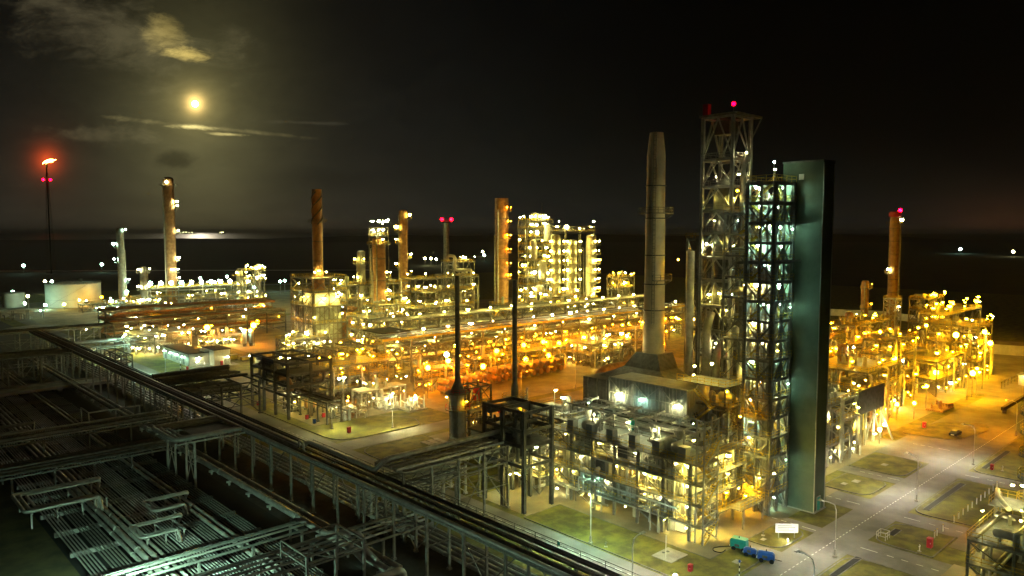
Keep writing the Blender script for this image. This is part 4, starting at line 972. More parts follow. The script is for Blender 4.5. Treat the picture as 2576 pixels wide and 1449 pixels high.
# ---- heater stack beside the cross road and its twin
for k, (lb, p, q, zt, dome) in enumerate((('slender dark stack on a round heater, just right of the bend in the road', 112.2, 139.6, 39.6, 0), ('slender dark stack rising behind the tall dark frame, right one of two', 118, 125.6, 39.0, 1))):
    T = Thing('heater_stack', lb, 'stack', p, q)
    T.part('stack', MB().lathe(p, q, ([(1.9, 11.4), (1.5, 12.4), (.8, 14.0), (.62, 16)] if not k else [(.9, 11.4), (.8, 14), (.62, 15)])+[(.55, zt), (.45, zt), (.45, zt-.6)], 16), 'dark_steel')
    T.part('furnace', MB().lathe(p, q, [(1.9, 1.6), (1.9, 11.0), (1.6, 11.4)], 20), 'grey_paint')
    T.part('base_ring', MB().lathe(p, q, [(2.3, 0), (2.3, .5), (1.7, .5), (1.7, 1.6)], 20), 'concrete')
    for z in (7.2, 11.2):
        pl = T.part('platform', MB().lathe(p, q, [(1.95, z), (3.1, z), (3.1, z+.14), (1.95, z+.14)], 20), 'dark_steel')
        T.part('handrail', MB().rail(ring_pts(p, q, 3.0, z+.14, 0, 6.28, 12), 1.1, .06, 1.6), 'yellow' if k else 'red', parent=pl)
    for a in range(6):
        x, y = p+2.2*math.cos(a), q+2.2*math.sin(a); T.part('buckstay', MB().box(x-.1, x+.1, y-.1, y+.1, .5, 11), 'steel')
    T.lamp(p-1.6, q+2.4, 10.0, 'warm', 5, .25); T.lamp(p+.6, q-2.6, 9.4, 'amber', 8, .25)
T = Thing('heater_structure', 'dark red steel frame with platforms beside the left slender stack', 'steel structure', 118, 142)
frame(T, [115.2, 119, 122.4], [139, 144], [4, 7.6, 12], .34, .3, 'dark_steel', 'Z', decks=[4, 7.6], rt=.07, rm='yellow')
pipes_in(T, (115.4, 122, 139, 144, 0, 12), 14, 71, (.1, .25)); T.lamp(118, 140, 3, 'warm', 7, .24); T.lamp(121, 139, 6.6, 'warm', 9, .24); T.lamp(116.5, 144, 10.3, 'amber', 10, .26)
T.part('red_tank', MB().lathe(120.6, 142.6, [(1.2, 7.7), (1.2, 10.4), (.9, 10.9), (.2, 11.1)], 14), 'red'); T.part('pipe_header', MB().tube([(115, 138.4, 6.4), (128, 138.4, 6.4)], .4, 10), 'insulation')

# ---- frame module and pergola beside the bend
T = Thing('frame_module', 'dark multi storey frame of thick beams standing beside the road bend, left of centre', 'steel structure', 94, 192)
frame(T, [90.2, 96.9, 103], [184, 191.6, 198.6, 206.4], [6.6, 9.4, 12.2, 15.2], .62, .6, 'dark_steel', None, decks=[12.2], rails=False, over=.05)
pipes_in(T, (90.5, 102.6, 184, 206, 6.8, 14.6), 26, 72, (.15, .5), ('dark_steel', 'steel')); pipes_in(T, (93, 102.6, 186, 204, 0, 6.2), 14, 73, (.1, .25))
T.part('duct', MB().tube([(90.4, 190, 10.4), (93, 190, 10.4), (94, 190, 8), (94, 190, 6.4)], .7, 12, 1.4), 'brown_vessel'); T.part('vessel', MB().lathe(98.6, 188, [(.4, 1), (1.5, 1.6), (1.5, 5), (.4, 5.6)], 14), 'brown_vessel')
for a in ((90.4, 206.6, 13.6, 'white', 5), (97, 200, 13.6, 'warm', 8), (102.8, 184.4, 10.6, 'amber', 9), (101, 184.2, 10.6, 'amber', 9), (92, 203, 5.6, 'warm', 12), (95, 196, 5.4, 'white', 12), (98, 188, 5.2, 'warm', 14), (100, 203, 9, 'warm', 10), (93, 186, 4.2, 'warm', 8)): T.lamp(*a, .28)
T = rack('pergola_rack', 'pergola like pipe shelter on single posts over a lit yard, running toward the road bend', 'q', 172.5, 197, 95.2, 99.3, [4.6, 5.9], 4.9, 7, 'dark_steel', seed=74, rr=(.1, .24), cw=.34, low_beams=False, brace=False, cat='shelter')
for q in (176, 181, 186, 191): T.lamp(97.2, q, 4.1, 'warm', 9, .2)
T = Thing('pump_cluster', 'tangle of grey pumps and valves at the near end of the pergola shelter', 'pumps', 103, 175)
equip_in(T, (99.4, 107, 172, 179, .02), 10, 75, ('steel', 'grey_paint', 'brown_vessel'), .9); pipes_in(T, (99.4, 108, 171.5, 180, 0, 3.6), 22, 76, (.08, .2)); T.lamp(104.2, 177.5, 4.2, 'warm', 8, .22)
for k, (p, q, m) in enumerate(((94.1, 181.4, 'red'), (93.4, 176.0, 'blue'), (98.4, 180.2, 'red'), (91.6, 205.8, 'red'))):
    T = Thing('cabinet', ['red box standing under the pergola shelter', 'blue box standing at the lawn edge of the pergola shelter', 'small red box behind the pergola posts', 'small red box at the far corner of the dark frame by the road bend'][k], 'cabinet', p, q)
    T.part('body', MB().box(p-.35, p+.35, q-.3, q+.3, .15, 1.3), m); T.part('lid', MB().box(p-.4, p+.4, q-.35, q+.35, 1.3, 1.38), 'steel'); T.part('foot', MB().box(p-.3, p+.3, q-.25, q+.25, 0, .15), 'steel')
# ---- dazzling pump skids
for k, (p, q) in enumerate(((117.3, 177.2), (121.5, 171.6))):
    T = Thing('pump_skid', ['dazzling white lit pump skid in the middle yard, left one', 'dazzling white lit pump skid in the middle yard, right one'][k], 'pump skid', p, q)
    T.part('plinth', MB().box(p-3.2, p+3.2, q-3, q+3, 0, .45), 'concrete')
    equip_in(T, (p-2.4, p+2.4, q-2.2, q+2.2, .45), 6, 90+k, ('white', 'insulation'), .75); pipes_in(T, (p-2.6, p+2.6, q-2.4, q+2.4, .45, 3.8), 12, 92+k, (.07, .16), ('white', 'bright_pipe'))
    for a in (-2.4, 0, 2.4): T.part('post', MB().box(p+a-.1, p+a+.1, q-2.5, q-2.3, .45, 4.2), 'white')
    for a, b_ in ((-2, -2), (2.2, 1.6), (.4, -1)): T.lamp(p+a, q+b_, 3.4, 'white', 11, .26)
T = unit('pump_shelter', 'open roofed shelter of white posts behind the dazzling pump skids', [112, 117, 122, 127], [183, 188], [4.6], 77, 16, 3, ('warm', 'white'), 9, .24, .8, 'pale_steel', None, rails=False, cat='shelter')
T = Thing('flood_lamp', 'white floodlight on a short mast above the pump shelter', 'floodlight', 108, 186)
T.part('mast', MB().box(107.9, 108.1, 185.9, 186.1, 0, 9), 'pale_steel'); T.lamp(108, 185.6, 9, 'white', 22, .5); T.lamp(107, 186.6, 8.6, 'white', 8, .3)
T = unit('pipe_structure', 'low amber lit jumble of pipework between the dark frame and the long lamp lined rack', [106, 113, 120, 127], [192, 198, 203], [4, 7.5, 11], 78, 34, 5, ('amber', 'sodium'), 18, .36, .5, 'steel', 'Z', rr=(.12, .36))
# ---- rows of heat exchangers
def exchanger(label, p, q, grp, m='brown_vessel', l=6.5):
    T = Thing('heat_exchanger', label, 'heat exchanger', p, q, 0, grp)
    for k, z in enumerate((1.7, 4.0)):
        T.part('shell', MB().lathe(p, z, [(.5, q-.5), (.98, q-.3), (.98, q+.05), (.86, q+.1), (.86, q+l-1), (.7, q+l-.5), (.2, q+l-.3)], 14, 'q'), m)
        T.part('channel_flange', MB().lathe(p, z, [(1.08, q-.02), (1.08, q+.18)], 14, 'q'), 'steel')
    for f in (1.4, 4.6): T.part('saddle', MB().box(p-.6, p+.6, q+f-.18, q+f+.18, 0, 1.0).box(p-.5, p+.5, q+f-.12, q+f+.12, 2.45, 3.2), 'concrete')
    T.part('nozzle', MB().tube([(p, q+.6, 4.8), (p, q+.6, 6.4), (p+.9, q+.6, 6.4)], .22, 8, .4), 'pipe')
    return T
G = 'stacked heat exchangers in the red lit row'
T0 = exchanger('stacked pair of round ended heat exchangers, first from the left in the red lit row', 140, 177.5, G)
for k, p in enumerate((143.6, 147.4, 151.4, 155.2, 163.4, 166.4, 169.6, 172.8, 176.2, 179.6, 183, 186.4, 189.8, 193.2)):
    copy_thing(T0.o, p, 177.5 if p < 160 else 181.5, 0, 'stacked pair of round ended heat exchangers, %s from the left in the red lit row' % ORD[k+1])
for k, (p, q, z, kd, I) in enumerate(((133, 180, 9.4, 'sodium', 60), (143.5, 183.5, 9.8, 'sodium', 70), (148, 172, 9.0, 'sodium', 60), (146, 187.5, 11, 'white', 16), (168.4, 188.6, 9.6, 'sodium', 46), (184.5, 192, 9.6, 'sodium', 46), (195.5, 193, 9.6, 'sodium', 46), (187.6, 182.6, 6.6, 'amber', 30), (176.8, 183, 6.4, 'amber', 30), (205, 194, 8, 'sodium', 46), (218, 193, 9, 'sodium', 46))):
    T = Thing('yard_light', 'bright sodium flood lamp on a post over the exchanger rows, %s from the left' % ORD[k], 'floodlight', p, q, 0, 'sodium flood lamps over the exchangers')
    T.part('post', MB().beam((p, q, 0), (p, q, z), .16), 'steel'); T.lamp(p, q-.3, z, kd, I*1.7, .8, False)
for k, (ps, qs, sd) in enumerate((([136, 142, 148, 154], [186, 191], 101), ([160, 167, 174, 181], [190.5, 196], 102), ([184, 191, 198, 205], [190.5, 196], 103))):
    unit('pipe_structure', ['low pipe structure behind the left exchangers in the amber yard', 'low pipe structure behind the red lit exchangers', 'yellow lit pipe structure to the right behind the red lit exchangers'][k], ps, qs, [4.4, 7.2], sd, 22, 3, ('sodium',), 26, .4, .5, 'steel', 'Z', rr=(.12, .3))
unit('pump_structure', 'glaring yellow pump structure left of the big chimney, with a tall portal', [208, 214, 220, 226], [180, 187, 194], [4.6, 8.6], 104, 40, 5, ('amber', 'warm'), 26, .5, .75, 'steel', 'Z')
T = Thing('portal_frame', 'red brown thick portal frame carrying a duct, immediately left of the big chimney', 'steel structure', 160, 131)
T.part('leg', MB().box(155, 155.9, 130, 130.9, 0, 13.4), 'brown_vessel'); T.part('leg', MB().box(166, 166.9, 130, 130.9, 0, 13.4), 'brown_vessel'); T.part('leg', MB().box(155, 155.9, 124, 124.9, 0, 13.4), 'brown_vessel'); T.part('duct', MB().tube([(150, 130, 9), (155, 130, 13), (168, 130, 13), (170, 126, 13)], 1.0, 14, 2), 'brown_vessel')
T.lamp(161, 126, 7, 'sodium', 40, .4)
unit('pump_yard', 'orange lit low machinery in the yard left of the big chimney', [150, 158, 166], [112, 120, 127], [4], 105, 22, 6, ('sodium', 'amber'), 20, .4, .6, 'steel', 'Z')
unit('process_module', 'dim blue grey pipe module right behind the big chimney base', [158, 166, 174], [92, 100, 108], [6, 12], 106, 26, 5, ('warm',), 10, .4, .4)
unit('tank_module', 'small platformed unit with a pale tank just right of the big chimney', [196, 203, 210], [108, 116], [6, 12], 107, 18, 4, ('warm', 'amber'), 18, .45, .6)
tower('vessel', 'small dark vessel with a davit and pale square platform right of the big chimney', 'column', 226, 128, 27, 1.5, 'insulation', plats=((22, -180, 170),), I=4, lr=.4)
# ---- long lamp lined pipe rack with V struts
T = rack('pipe_rack', 'long central pipe rack lined with white lamps along its top edge, running to the right', 'p', 133, 300, 203, 212.5, [7.6, 11.6, 15.4], 10.4, 9, 'steel', seed=110, rr=(.16, .42), cw=.5, bw=.45, lamps=('white', 30, .52, 203.0, 17.6, 10.4), far=True, brace=True)
b = MB(); p = 133
while p < 300:
    b.beam((p+2.6, 202.7, 11.2), (p+5.2, 202.7, 7.4), .34); b.beam((p+7.8, 202.7, 11.2), (p+5.2, 202.7, 7.4), .34); p += 10.4
T.part('v_struts', b, 'steel'); T.part('edge_girder', MB().box(132, 301, 202.2, 202.6, 14.9, 15.6), 'yellow')
T.part('roof_plate', MB().box(131.5, 142, 201.5, 213.5, 17.4, 17.8), 'roof_brown')
T.part('walkway', MB().box(142, 300, 202.7, 205.5, 15.42, 15.52), 'steel'); T.part('handrail', MB().rail([(142, 202.8, 15.5), (300, 202.8, 15.5)], 1.1, .12, 3.2), 'yellow')
p = 138
k = 0
while p < 300:
    T.lamp(p, 203.4, 10.2, ('amber', 'sodium', 'sodium')[k % 3], 26, .42); k += 1
    if k % 2: T.lamp(p+3, 207.5, 13.4, 'warm', 22, .42)
    if k % 3: T.lamp(p+1, 204, 5.4, 'sodium', 30, .4)
    p += 8.1
T = rack('pipe_rack', 'second lit pipe rack parallel to and behind the lamp lined one', 'p', 150, 322, 232, 240, [9, 13, 17], 9, 8, 'steel', seed=111, rr=(.16, .4), cw=.5, bw=.45, lamps=('warm', 24, .6, 232, 18.8, 12), far=True)
for k in range(14): T.lamp(154+k*12, 231.6, 11.5, ('warm', 'amber')[k % 2], 22, .55)
# ---- fired heater with chimney
T = Thing('fired_heater', 'boxy fired heater with a lit platform roof carrying a striped chimney, left of centre', 'furnace', 152, 281)
T.part('radiant_box', MB().box(146.5, 158.5, 273.5, 289.5, 2.5, 19.5), 'grey_paint')
b = MB()
for k in range(9): q = 273.5+k*2; b.box(146.2, 146.5, q-.12, q+.12, 2.5, 19.5)
for k in range(7): p = 146.5+k*2; b.box(p-.12, p+.12, 273.2, 273.5, 2.5, 19.5)
for z in (8, 14): b.box(146.1, 158.6, 273.1, 273.4, z, z+.4).box(146.1, 146.4, 273.1, 289.6, z, z+.4)
T.part('buckstays', b, 'steel')
T.part('legs', MB().box(147, 148, 274, 275, 0, 2.5).box(157, 158, 274, 275, 0, 2.5).box(147, 148, 288, 289, 0, 2.5).box(157, 158, 288, 289, 0, 2.5), 'concrete')
T.part('hood', MB().loft([[(146.5, 273.5, 19.6), (158.5, 273.5, 19.6), (158.5, 289.5, 19.6), (146.5, 289.5, 19.6)], [(148, 276, 25), (157, 276, 25), (157, 287, 25), (148, 287, 25)]]), 'white_wall')
frame(T, [145, 152, 160], [272, 281, 291], [6.5, 13, 20, 26, 31.4], .4, .36, 'steel', 'X', decks=[13, 20, 26, 31.4], rails=True, mesh_cols=True, rt=.12)
T.part('chimney', MB().lathe(152.5, 281.6, [(2.6, 26), (2.6, 31), (2.15, 33.5), (2.1, 50), (2.0, 67.6), (1.75, 67.6), (1.75, 66)], 24), 'brown_vessel')
b = MB()
for s in (0, 2.1, 4.2): b.tube([(152.5+2.15*math.cos(s+t*.28), 281.6+2.15*math.sin(s+t*.28), 53+t*.62) for t in range(23)], .3, 5)
T.part('helical_strake', b, 'dark_steel')
pl = T.part('platform', MB().lathe(152.5, 281.6, [(2.1, 54), (4.0, 54), (4.0, 54.15), (2.1, 54.15)], 20), 'steel'); T.part('handrail', MB().rail(ring_pts(152.5, 281.6, 3.9, 54.1, 0, 6.28, 12), 1.1, .1, 2), 'steel', parent=pl)
for z in (38, 46): T.part('ring_joint', MB().lathe(152.5, 281.6, [(2.05, z), (2.3, z+.02), (2.3, z+.25), (2.05, z+.27)], 20), 'dark_steel')
for a in ((149.6, 279, 33.6, 38), (150.8, 277.6, 34.2, 38), (154.5, 278.4, 33.6, 26), (146, 286, 29, 24), (150, 272.6, 23.4, 34), (156, 272.6, 23.6, 34), (145.6, 282, 23.6, 34), (145.4, 288, 23.4, 30), (158, 272, 16.6, 24), (150, 272, 9.6, 24), (145, 276, 9.8, 24), (145, 286, 4, 30), (145, 290, 8.4, 34), (149, 272, 3.4, 30), (155, 272, 3, 30), (157, 271.8, 29, 20), (145.2, 280, 3, 34), (145.2, 272.2, 15.8, 20)): T.lamp(*a[:3], 'warm', a[3], .55)
pipes_in(T, (144.6, 146, 272, 291, 0, 26), 16, 120, (.12, .3), seg=6)
b = MB()
T2 = Thing('manifold', 'bank of vertical red brown pipes at the right side of the fired heater', 'pipes', 163, 276)
for k in range(7): T2.part('pipe', MB().tube([(162, 272+k*1.5, 0), (162, 272+k*1.5, 17), (165, 272+k*1.5, 18.5)], .42, 8, 1.4), 'brown_vessel')
T2.part('header', MB().tube([(162, 270.5, 17.6), (162, 283.5, 17.6)], .6, 10), 'brown_vessel'); T2.lamp(160.8, 268, 6, 'red', 5, .4); T2.lamp(164, 270, 3.4, 'warm', 26, .5)
T = tower('cone_vessel', 'pale cone bottomed vessel on legs at the foot of the fired heater', 'vessel', 137, 268, 10, 1.6, 'insulation', plats=(), ladder=False, lines=(), prof=[(.4, 3.2), (1.5, 5), (1.6, 5.2), (1.6, 9.2), (1.8, 9.4), (1.2, 10.2), (.2, 10.8)], n=16)
for a in range(4): T.part('leg', MB().beam((137+1.4*math.cos(a*1.57), 268+1.4*math.sin(a*1.57), 0), (137+1.4*math.cos(a*1.57), 268+1.4*math.sin(a*1.57), 6), .2), 'steel')
unit('furnace_platform', 'row of lit platform bays stretching right from the fired heater', [163, 172, 181, 190, 199], [282, 290], [8, 15, 21, 27], 121, 30, 6, ('warm',), 34, .66, .6)
unit('pump_structure', 'bright pump bays at the foot of the fired heater, facing the road', [128, 136, 144], [262, 270], [5, 9], 122, 26, 5, ('warm', 'white'), 30, .5, .7)
unit('process_module', 'dense lit pipe module between the fired heater and the twin columns', [158, 166, 174], [252, 260, 268], [6, 11, 16], 123, 34, 5, ('warm',), 28, .55, .55, 'steel', 'X')
unit('process_module', 'dim lower pipe module in front of the fired heater, left of the lamp lined rack', [140, 148, 156], [226, 234, 242], [5, 9.5], 124, 36, 6, ('warm', 'amber'), 22, .45, .55)
unit('roofed_structure', 'pipe structure with a long pale roof beside the near end of the lamp lined rack', [118, 126, 132], [206, 214, 222], [5, 9.5, 13], 125, 36, 6, ('warm', 'amber'), 20, .4, .55, decks=[5, 9.5])
T = Thing('covered_stair', 'diagonal covered stairway descending in front of the lamp lined rack', 'stair', 124, 203)
T.part('stringer', MB().beam((116, 202, 2), (127, 203, 10), .3, .8).beam((116, 204, 2), (127, 205, 10), .3, .8), 'yellow'); b = MB()
for k in range(24): b.beam((116+k*.46, 202, 2+k*.335), (116+k*.46, 204, 2+k*.335), .25, .08)
T.part('treads', b, 'steel'); T.part('post', MB().box(126.6, 127, 202.8, 203.2, 0, 10), 'steel')
# ---- process columns
tower('process_column', 'thick orange brown column with a crowded lit head platform, left of centre', 'column', 181.5, 280.5, 48, 2.9, 'brown_vessel', plats=((44.6, -190, 160), (30, -60, 40), (22, -80, 30), (13, -180, 90)), I=34, lr=.62, bands=4, lines=((150, 4), (220, 8)), wide=2.4)
tower('process_column', 'dark grey slimmer column standing against the left side of the thick orange column', 'column', 176.5, 287.0, 42, 1.8, 'grey_paint', plats=((36, -220, -60), (28, -240, -120), (20, -220, -100), (10, -200, 0)), I=30, lr=.6, lines=((180, 3),), wide=1.8)
unit('crown_structure', 'lit top frame with valves around the crown of the thick orange column', [178.5, 184.5], [277.5, 283.5], [48.4, 52.2], 126, 6, 4, ('white', 'warm'), 34, .66, .9, brace=None, z0lamp=False, cat='platform', cw=.3, decks=[48.4])
unit('column_base_frame', 'bright multi level platform structure round the foot of the twin columns', [172, 178, 185, 191], [272, 278], [6, 12, 18.5], 127, 26, 6, ('warm',), 34, .62, .75)
tower('process_column', 'tall slim amber column with small lit balconies, right of the thick orange one', 'column', 231, 333, 62, 2.3, 'brown_vessel', plats=((57, -120, -20), (50.6, -230, -140), (44, -240, -150), (31, -240, -160), (27, -90, 0), (19, -150, -20), (11, -180, 0), (36, -60, 30)), I=44, lr=.85, lines=((170, 2),), wide=2.2, nl=1)
tower('warning_stack', 'distant pale stack carrying two red warning lamps at its top, centre', 'stack', 402, 515, 58, 2.6, 'insulation', plats=(), ladder=False, lines=(), top='open')
T = Thing('warning_platform', 'ring platform with two red lamps on top of the distant pale stack', 'platform', 402, 515, 0); T.part('platform', MB().lathe(402, 515, [(2.7, 58.2), (4.6, 58.2), (4.6, 58.7), (2.7, 58.7)], 16), 'dark_steel'); T.part('handrail', MB().rail(ring_pts(402, 515, 4.5, 58.7, 0, 6.28, 12), 1.6, .2, 2.5), 'red')
T.lamp(398.6, 516.4, 61, 'red', 30, 1.5, False, 'warning_lamp'); T.lamp(404, 510, 61, 'red', 30, 1.5, False, 'warning_lamp')
tower('process_column', 'very thick orange brown column standing against the left bright tower block', 'column', 292, 322, 69.5, 4.0, 'brown_vessel', plats=((62, -120, -20), (54, -110, -20), (46, -120, -20), (38, -110, -30), (30, -120, -20), (23, -110, -20)), lamps='sodium', I=34, lr=.32, bands=5, lines=((200, 6), (170, 20)), wide=1.6, nl=2, top='open', n=28)
# bright tower blocks
def block(label, ps, qs, zs, seed, nl_, extra=()):
    T = Thing('process_tower_block', label, 'steel tower', (ps[0]+ps[-1])/2, (qs[0]+qs[-1])/2)
    frame(T, ps, qs, zs, .5, .42, 'steel', 'K', decks=zs, mesh_cols=True, rt=.14)
    rnd = random.Random(seed)
    pipes_in(T, (ps[0]-.5, ps[-1]+.5, qs[0]-.6, qs[-1], 0, zs[-1]), 26, seed, (.15, .45), seg=6)
    for k in range(nl_):
        z = rnd.choice(zs); p = rnd.uniform(ps[0], ps[-1]) if k % 5 else ps[0]-.4; q = qs[0]-.5 if k % 5 else rnd.uniform(qs[0], qs[-1])
        T.lamp(p, q, z+rnd.uniform(1.8, 3.2), 'warm' if rnd.random() < .8 else 'white', 40, rnd.uniform(.7, 1.0))
    for (p, q, z, r, h) in extra: T.part('vessel', MB().lathe(p, q, [(.4, z), (r, z+1), (r, z+h-1.4), (r*.7, z+h-.4), (.3, z+h)], 18), 'insulation')
    return T
block('left one of two dazzling tower blocks crowded with lamps, right beside the thick orange column', [295, 302, 309, 316], [304, 311], [6+4.6*k for k in range(12)], 131, 66, ((306, 302.5, 22, 2.6, 12), (311, 303, 44, 2.6, 11), (299, 303, 34, 2.0, 12), (304, 303, 6, 2.8, 14)))
T = Thing('crown_house', 'small lit penthouse with a mast on top of the left bright tower block', 'platform', 308, 307)
T.part('room', MB().box(304, 311, 304.5, 310, 56.8, 60.6), 'insulation'); T.part('roof', MB().box(303.4, 311.6, 304, 310.6, 60.6, 61.1), 'dark_steel'); T.part('mast', MB().beam((309, 306, 61), (309, 306, 67), .3), 'steel'); T.lamp(305, 303.6, 59, 'warm', 40, .8); T.lamp(311.4, 303.6, 58.6, 'white', 40, 1.0)
G = 'three tall columns of the right bright tower block'
for k, (p, q) in enumerate(((309.5, 306-10.5), (318.5, 291), (328.5, 285))):
    T = tower('process_column', ['left', 'middle', 'right'][k]+' of three pale columns ringed with lit platforms, in the right bright tower block', 'column', p, q, 49 if k != 1 else 46, 2.9, 'insulation', z0=12, plats=[(15.5+5.4*j, -215 if k < 2 else -160, -20 if k < 2 else 30) for j in range(6)], I=40, lr=.85, lines=((100, 3),), wide=2.6, nl=2, group=G)
unit('column_base_frame', 'lit base structure under the three pale ringed columns', [304, 313, 322, 331], [281, 290, 298], [6, 12], 132, 34, 8, ('warm',), 44, .8, .6)
unit('column_head_frame', 'dark railed crown deck across the tops of the three pale ringed columns', [306, 318, 330], [284, 296], [50.5, 53.5], 133, 6, 5, ('warm', 'white'), 44, .85, .8, brace=None, z0lamp=False, cat='platform', decks=[50.5])
unit('side_structure', 'stepped lit structure at the right foot of the three pale ringed columns', [337, 345, 352], [272, 280], [6, 12, 18, 24], 134, 26, 6, ('warm', 'amber'), 44, .8, .7)
unit('process_module', 'yellow lit module in front of the bright tower blocks', [262, 272, 282, 292], [262, 272], [6, 12, 17], 135, 34, 6, ('warm', 'amber'), 40, .7, .6)
unit('process_module', 'amber lit module behind the lamp lined rack, below the bright tower blocks', [225, 236, 247, 258], [246, 256], [6, 12, 17], 136, 36, 6, ('warm', 'amber'), 34, .66, .6)
unit('process_module', 'pale yellow two storey module right of centre behind the two racks', [180, 190, 200, 210], [250, 262], [6.5, 13, 18.5], 137, 36, 6, ('warm',), 34, .62, .6)
unit('compressor_deck', 'bright yellow deck of machines behind the slender stack, centre', [205, 215, 225, 235], [280, 292], [8, 15, 22], 138, 36, 6, ('warm',), 40, .75, .65)
unit('air_cooler', 'long flat air cooler deck above the central units', [222, 236, 250, 264], [310, 322], [12, 20, 26], 139, 20, 4, ('warm',), 40, .8, .5)
unit('process_module', 'yellow lit units at the right end of the lamp lined rack, by the chimney', [304, 314, 324, 334], [205, 214, 222], [6, 12], 140, 40, 8, ('warm', 'amber'), 44, .75, .7)
unit('process_module', 'low bright white lit row in front of the boundary wall, left of the big chimney', [350, 362, 374], [226, 236], [5, 9], 141, 22, 6, ('white', 'warm'), 60, .95, .9)
unit('process_module', 'dim amber module between the lamp lined rack and the orange yard at right of centre', [230, 240, 250, 260], [184, 192], [6, 11], 142, 36, 6, ('sodium',), 34, .6, .6)
unit('crane_platform', 'lit platform unit with a big looping pipe, centre', [262, 270, 278], [330, 340], [14, 24, 33], 143, 26, 6, ('warm',), 36, .8, .45)
T = Thing('loop_pipe', 'big square looping pipe beside the centre platform unit', 'pipe', 262, 322)
T.part('pipe', MB().tube([(256, 326, 37), (258, 323, 37), (258, 323, 29), (270, 323, 29), (270, 323, 14), (262, 322, 14)], .9, 10, 2.4), 'insulation')
# ================================================================ LEFT HAND UNITS
tower('process_column', 'tallest column at far left, amber on its right side, with lights on top', 'column', 181, 542, 88, 3.5, 'brown_vessel', plats=((82, -200, 120), (79-10, -70, 20), (66, -60, 10), (49, -60, 20), (30, -60, 30), (22, -120, -40), (16, -60, 30)), lamps='white', I=60, lr=.95, lines=((190, 4),), wide=2.4, nl=2, rail='steel')
tower('process_column', 'shorter pale column left of the tallest one, two side balconies lit', 'column', 150, 545, 53, 2.3, 'insulation', plats=((49.5, -210, 100), (40, -240, -160), (30, -240, -160), (16, -60, 20)), lamps='cool', I=50, lr=.9, lines=((10, 14),), wide=2.2, nl=1, rail='steel')
tower('process_column', 'low twin barrelled column with a davit between the two tall ones at far left', 'column', 141, 470, 30, 1.9, 'insulation', plats=((26, -220, 60), (16, -200, 0), (8, -200, 0)), lamps='white', I=46, lr=.8, lines=((-30, 2),), wide=2.0, nl=2, rail='steel')
for k, (p, q, zt) in enumerate(((199, 470, 27), (208, 462, 30))):
    tower('process_column', ['left', 'right'][k]+' one of the two short platformed columns at left, above the red lit racks', 'column', p, q, zt, 1.9, 'insulation', plats=((zt-5, -200, 60), (zt-12, -180, 30), (7, -200, 60)), lamps='warm', I=46, lr=.75, lines=((200, 2),), wide=2.6, nl=2)
unit('platform_bridge', 'lit platforms bridging the two short columns at left', [198, 210], [458, 466], [10, 20, 26], 150, 12, 4, ('warm', 'white'), 40, .75, .7)
T = unit('air_cooler', 'long deck at far left carrying a dazzling row of cool white lamps', [160, 178, 196, 214, 232], [520, 532], [7, 13], 151, 20, 4, ('warm', 'white'), 40, .8, .5)
for k in range(11): T.lamp(160+k*6.6, 519.2, 16.4-.1*k, 'white' if k % 3 else 'cool', 110, 1.35, False)
unit('pump_structure', 'small bright cool lit units at the foot of the storage tank', [120, 128, 136, 144], [520, 530], [5], 152, 16, 6, ('cool', 'white'), 40, .8, .7)
unit('process_module', 'small yellow lit unit between the tank and the twin barrelled column', [140, 148, 156], [494, 504], [5, 9], 153, 20, 6, ('amber', 'white'), 50, .75, .7)
unit('process_module', 'bright low units in front of the twin barrelled column at left', [120, 128, 136, 144], [452, 462], [5, 9], 154, 34, 8, ('white', 'warm', 'cool'), 36, .75, .8)
unit('process_module', 'dim pale lit units below the dazzling lamp row', [158, 168, 178, 188], [440, 450], [6, 11], 155, 34, 8, ('warm', 'white'), 36, .7, .5)
unit('process_module', 'shadowy units left of the fired heater in the distance', [220, 232, 244], [420, 432], [6, 12], 156, 26, 6, ('cool', 'white'), 50, .8, .5)
unit('process_module', 'cool lit machinery deck directly left of the fired heater', [186, 196, 206], [356, 366], [8, 15], 157, 26, 6, ('cool', 'warm'), 40, .7, .6)
# racks in front, reddish
T = rack('pipe_rack', 'wide dark double level rack behind the white building, its right half glowing red', 'p', 93, 172, 352, 366, [4.8, 7.8, 10.6], 9.8, 10, 'dark_steel', ('steel', 'brown_vessel', 'pipe'), 160, rr=(.2, .5), cw=.5, bw=.5, far=True)
for k, (p, q, z, kd, I) in enumerate(((116, 351, 6.3, 'white', 26), (105, 351, 9, 'white', 22), (110, 367, 3, 'warm', 30), (121, 359, 3, 'warm', 30), (131, 358, 9.4, 'warm', 22), (100, 358, 6, 'white', 22), (150, 351, 9.4, 'warm', 22), (160, 358, 6, 'sodium', 60), (144, 351, 3.4, 'sodium', 70), (168, 351, 8, 'amber', 26), (112, 351, 2.6, 'white', 24), (126, 351, 5.6, 'white', 14))): T.lamp(p, q, z, kd, I, .55)
T = rack('pipe_rack', 'second dark rack further back with pipes stepping over it, left', 'p', 98, 180, 384, 396, [5, 9, 13], 10, 9, 'steel', ('steel', 'brown_vessel', 'pipe'), 161, rr=(.2, .5), cw=.5, bw=.5, far=True)
for k in range(9): T.lamp(102+k*9, 383, 7+(k % 3)*2.2, ('warm', 'white', 'amber')[k % 3], 20, .55)
pp([(93, 371, 5), (95, 368, 10.6), (98, 367, 13.2), (134, 367, 13.2), (136, 366, 13.2), (138, 364, 14.6), (172, 364, 14.6)], .6, 'brown_vessel', bend=1.6, TT=T)
unit('pipe_structure', 'pale braced pipework standing on the lawn edge left of the white building', [94, 101, 108, 116], [326, 334, 342], [4.6, 8], 162, 40, 6, ('warm', 'white'), 26, .5, .75, 'pale_steel', 'K', rails=False)
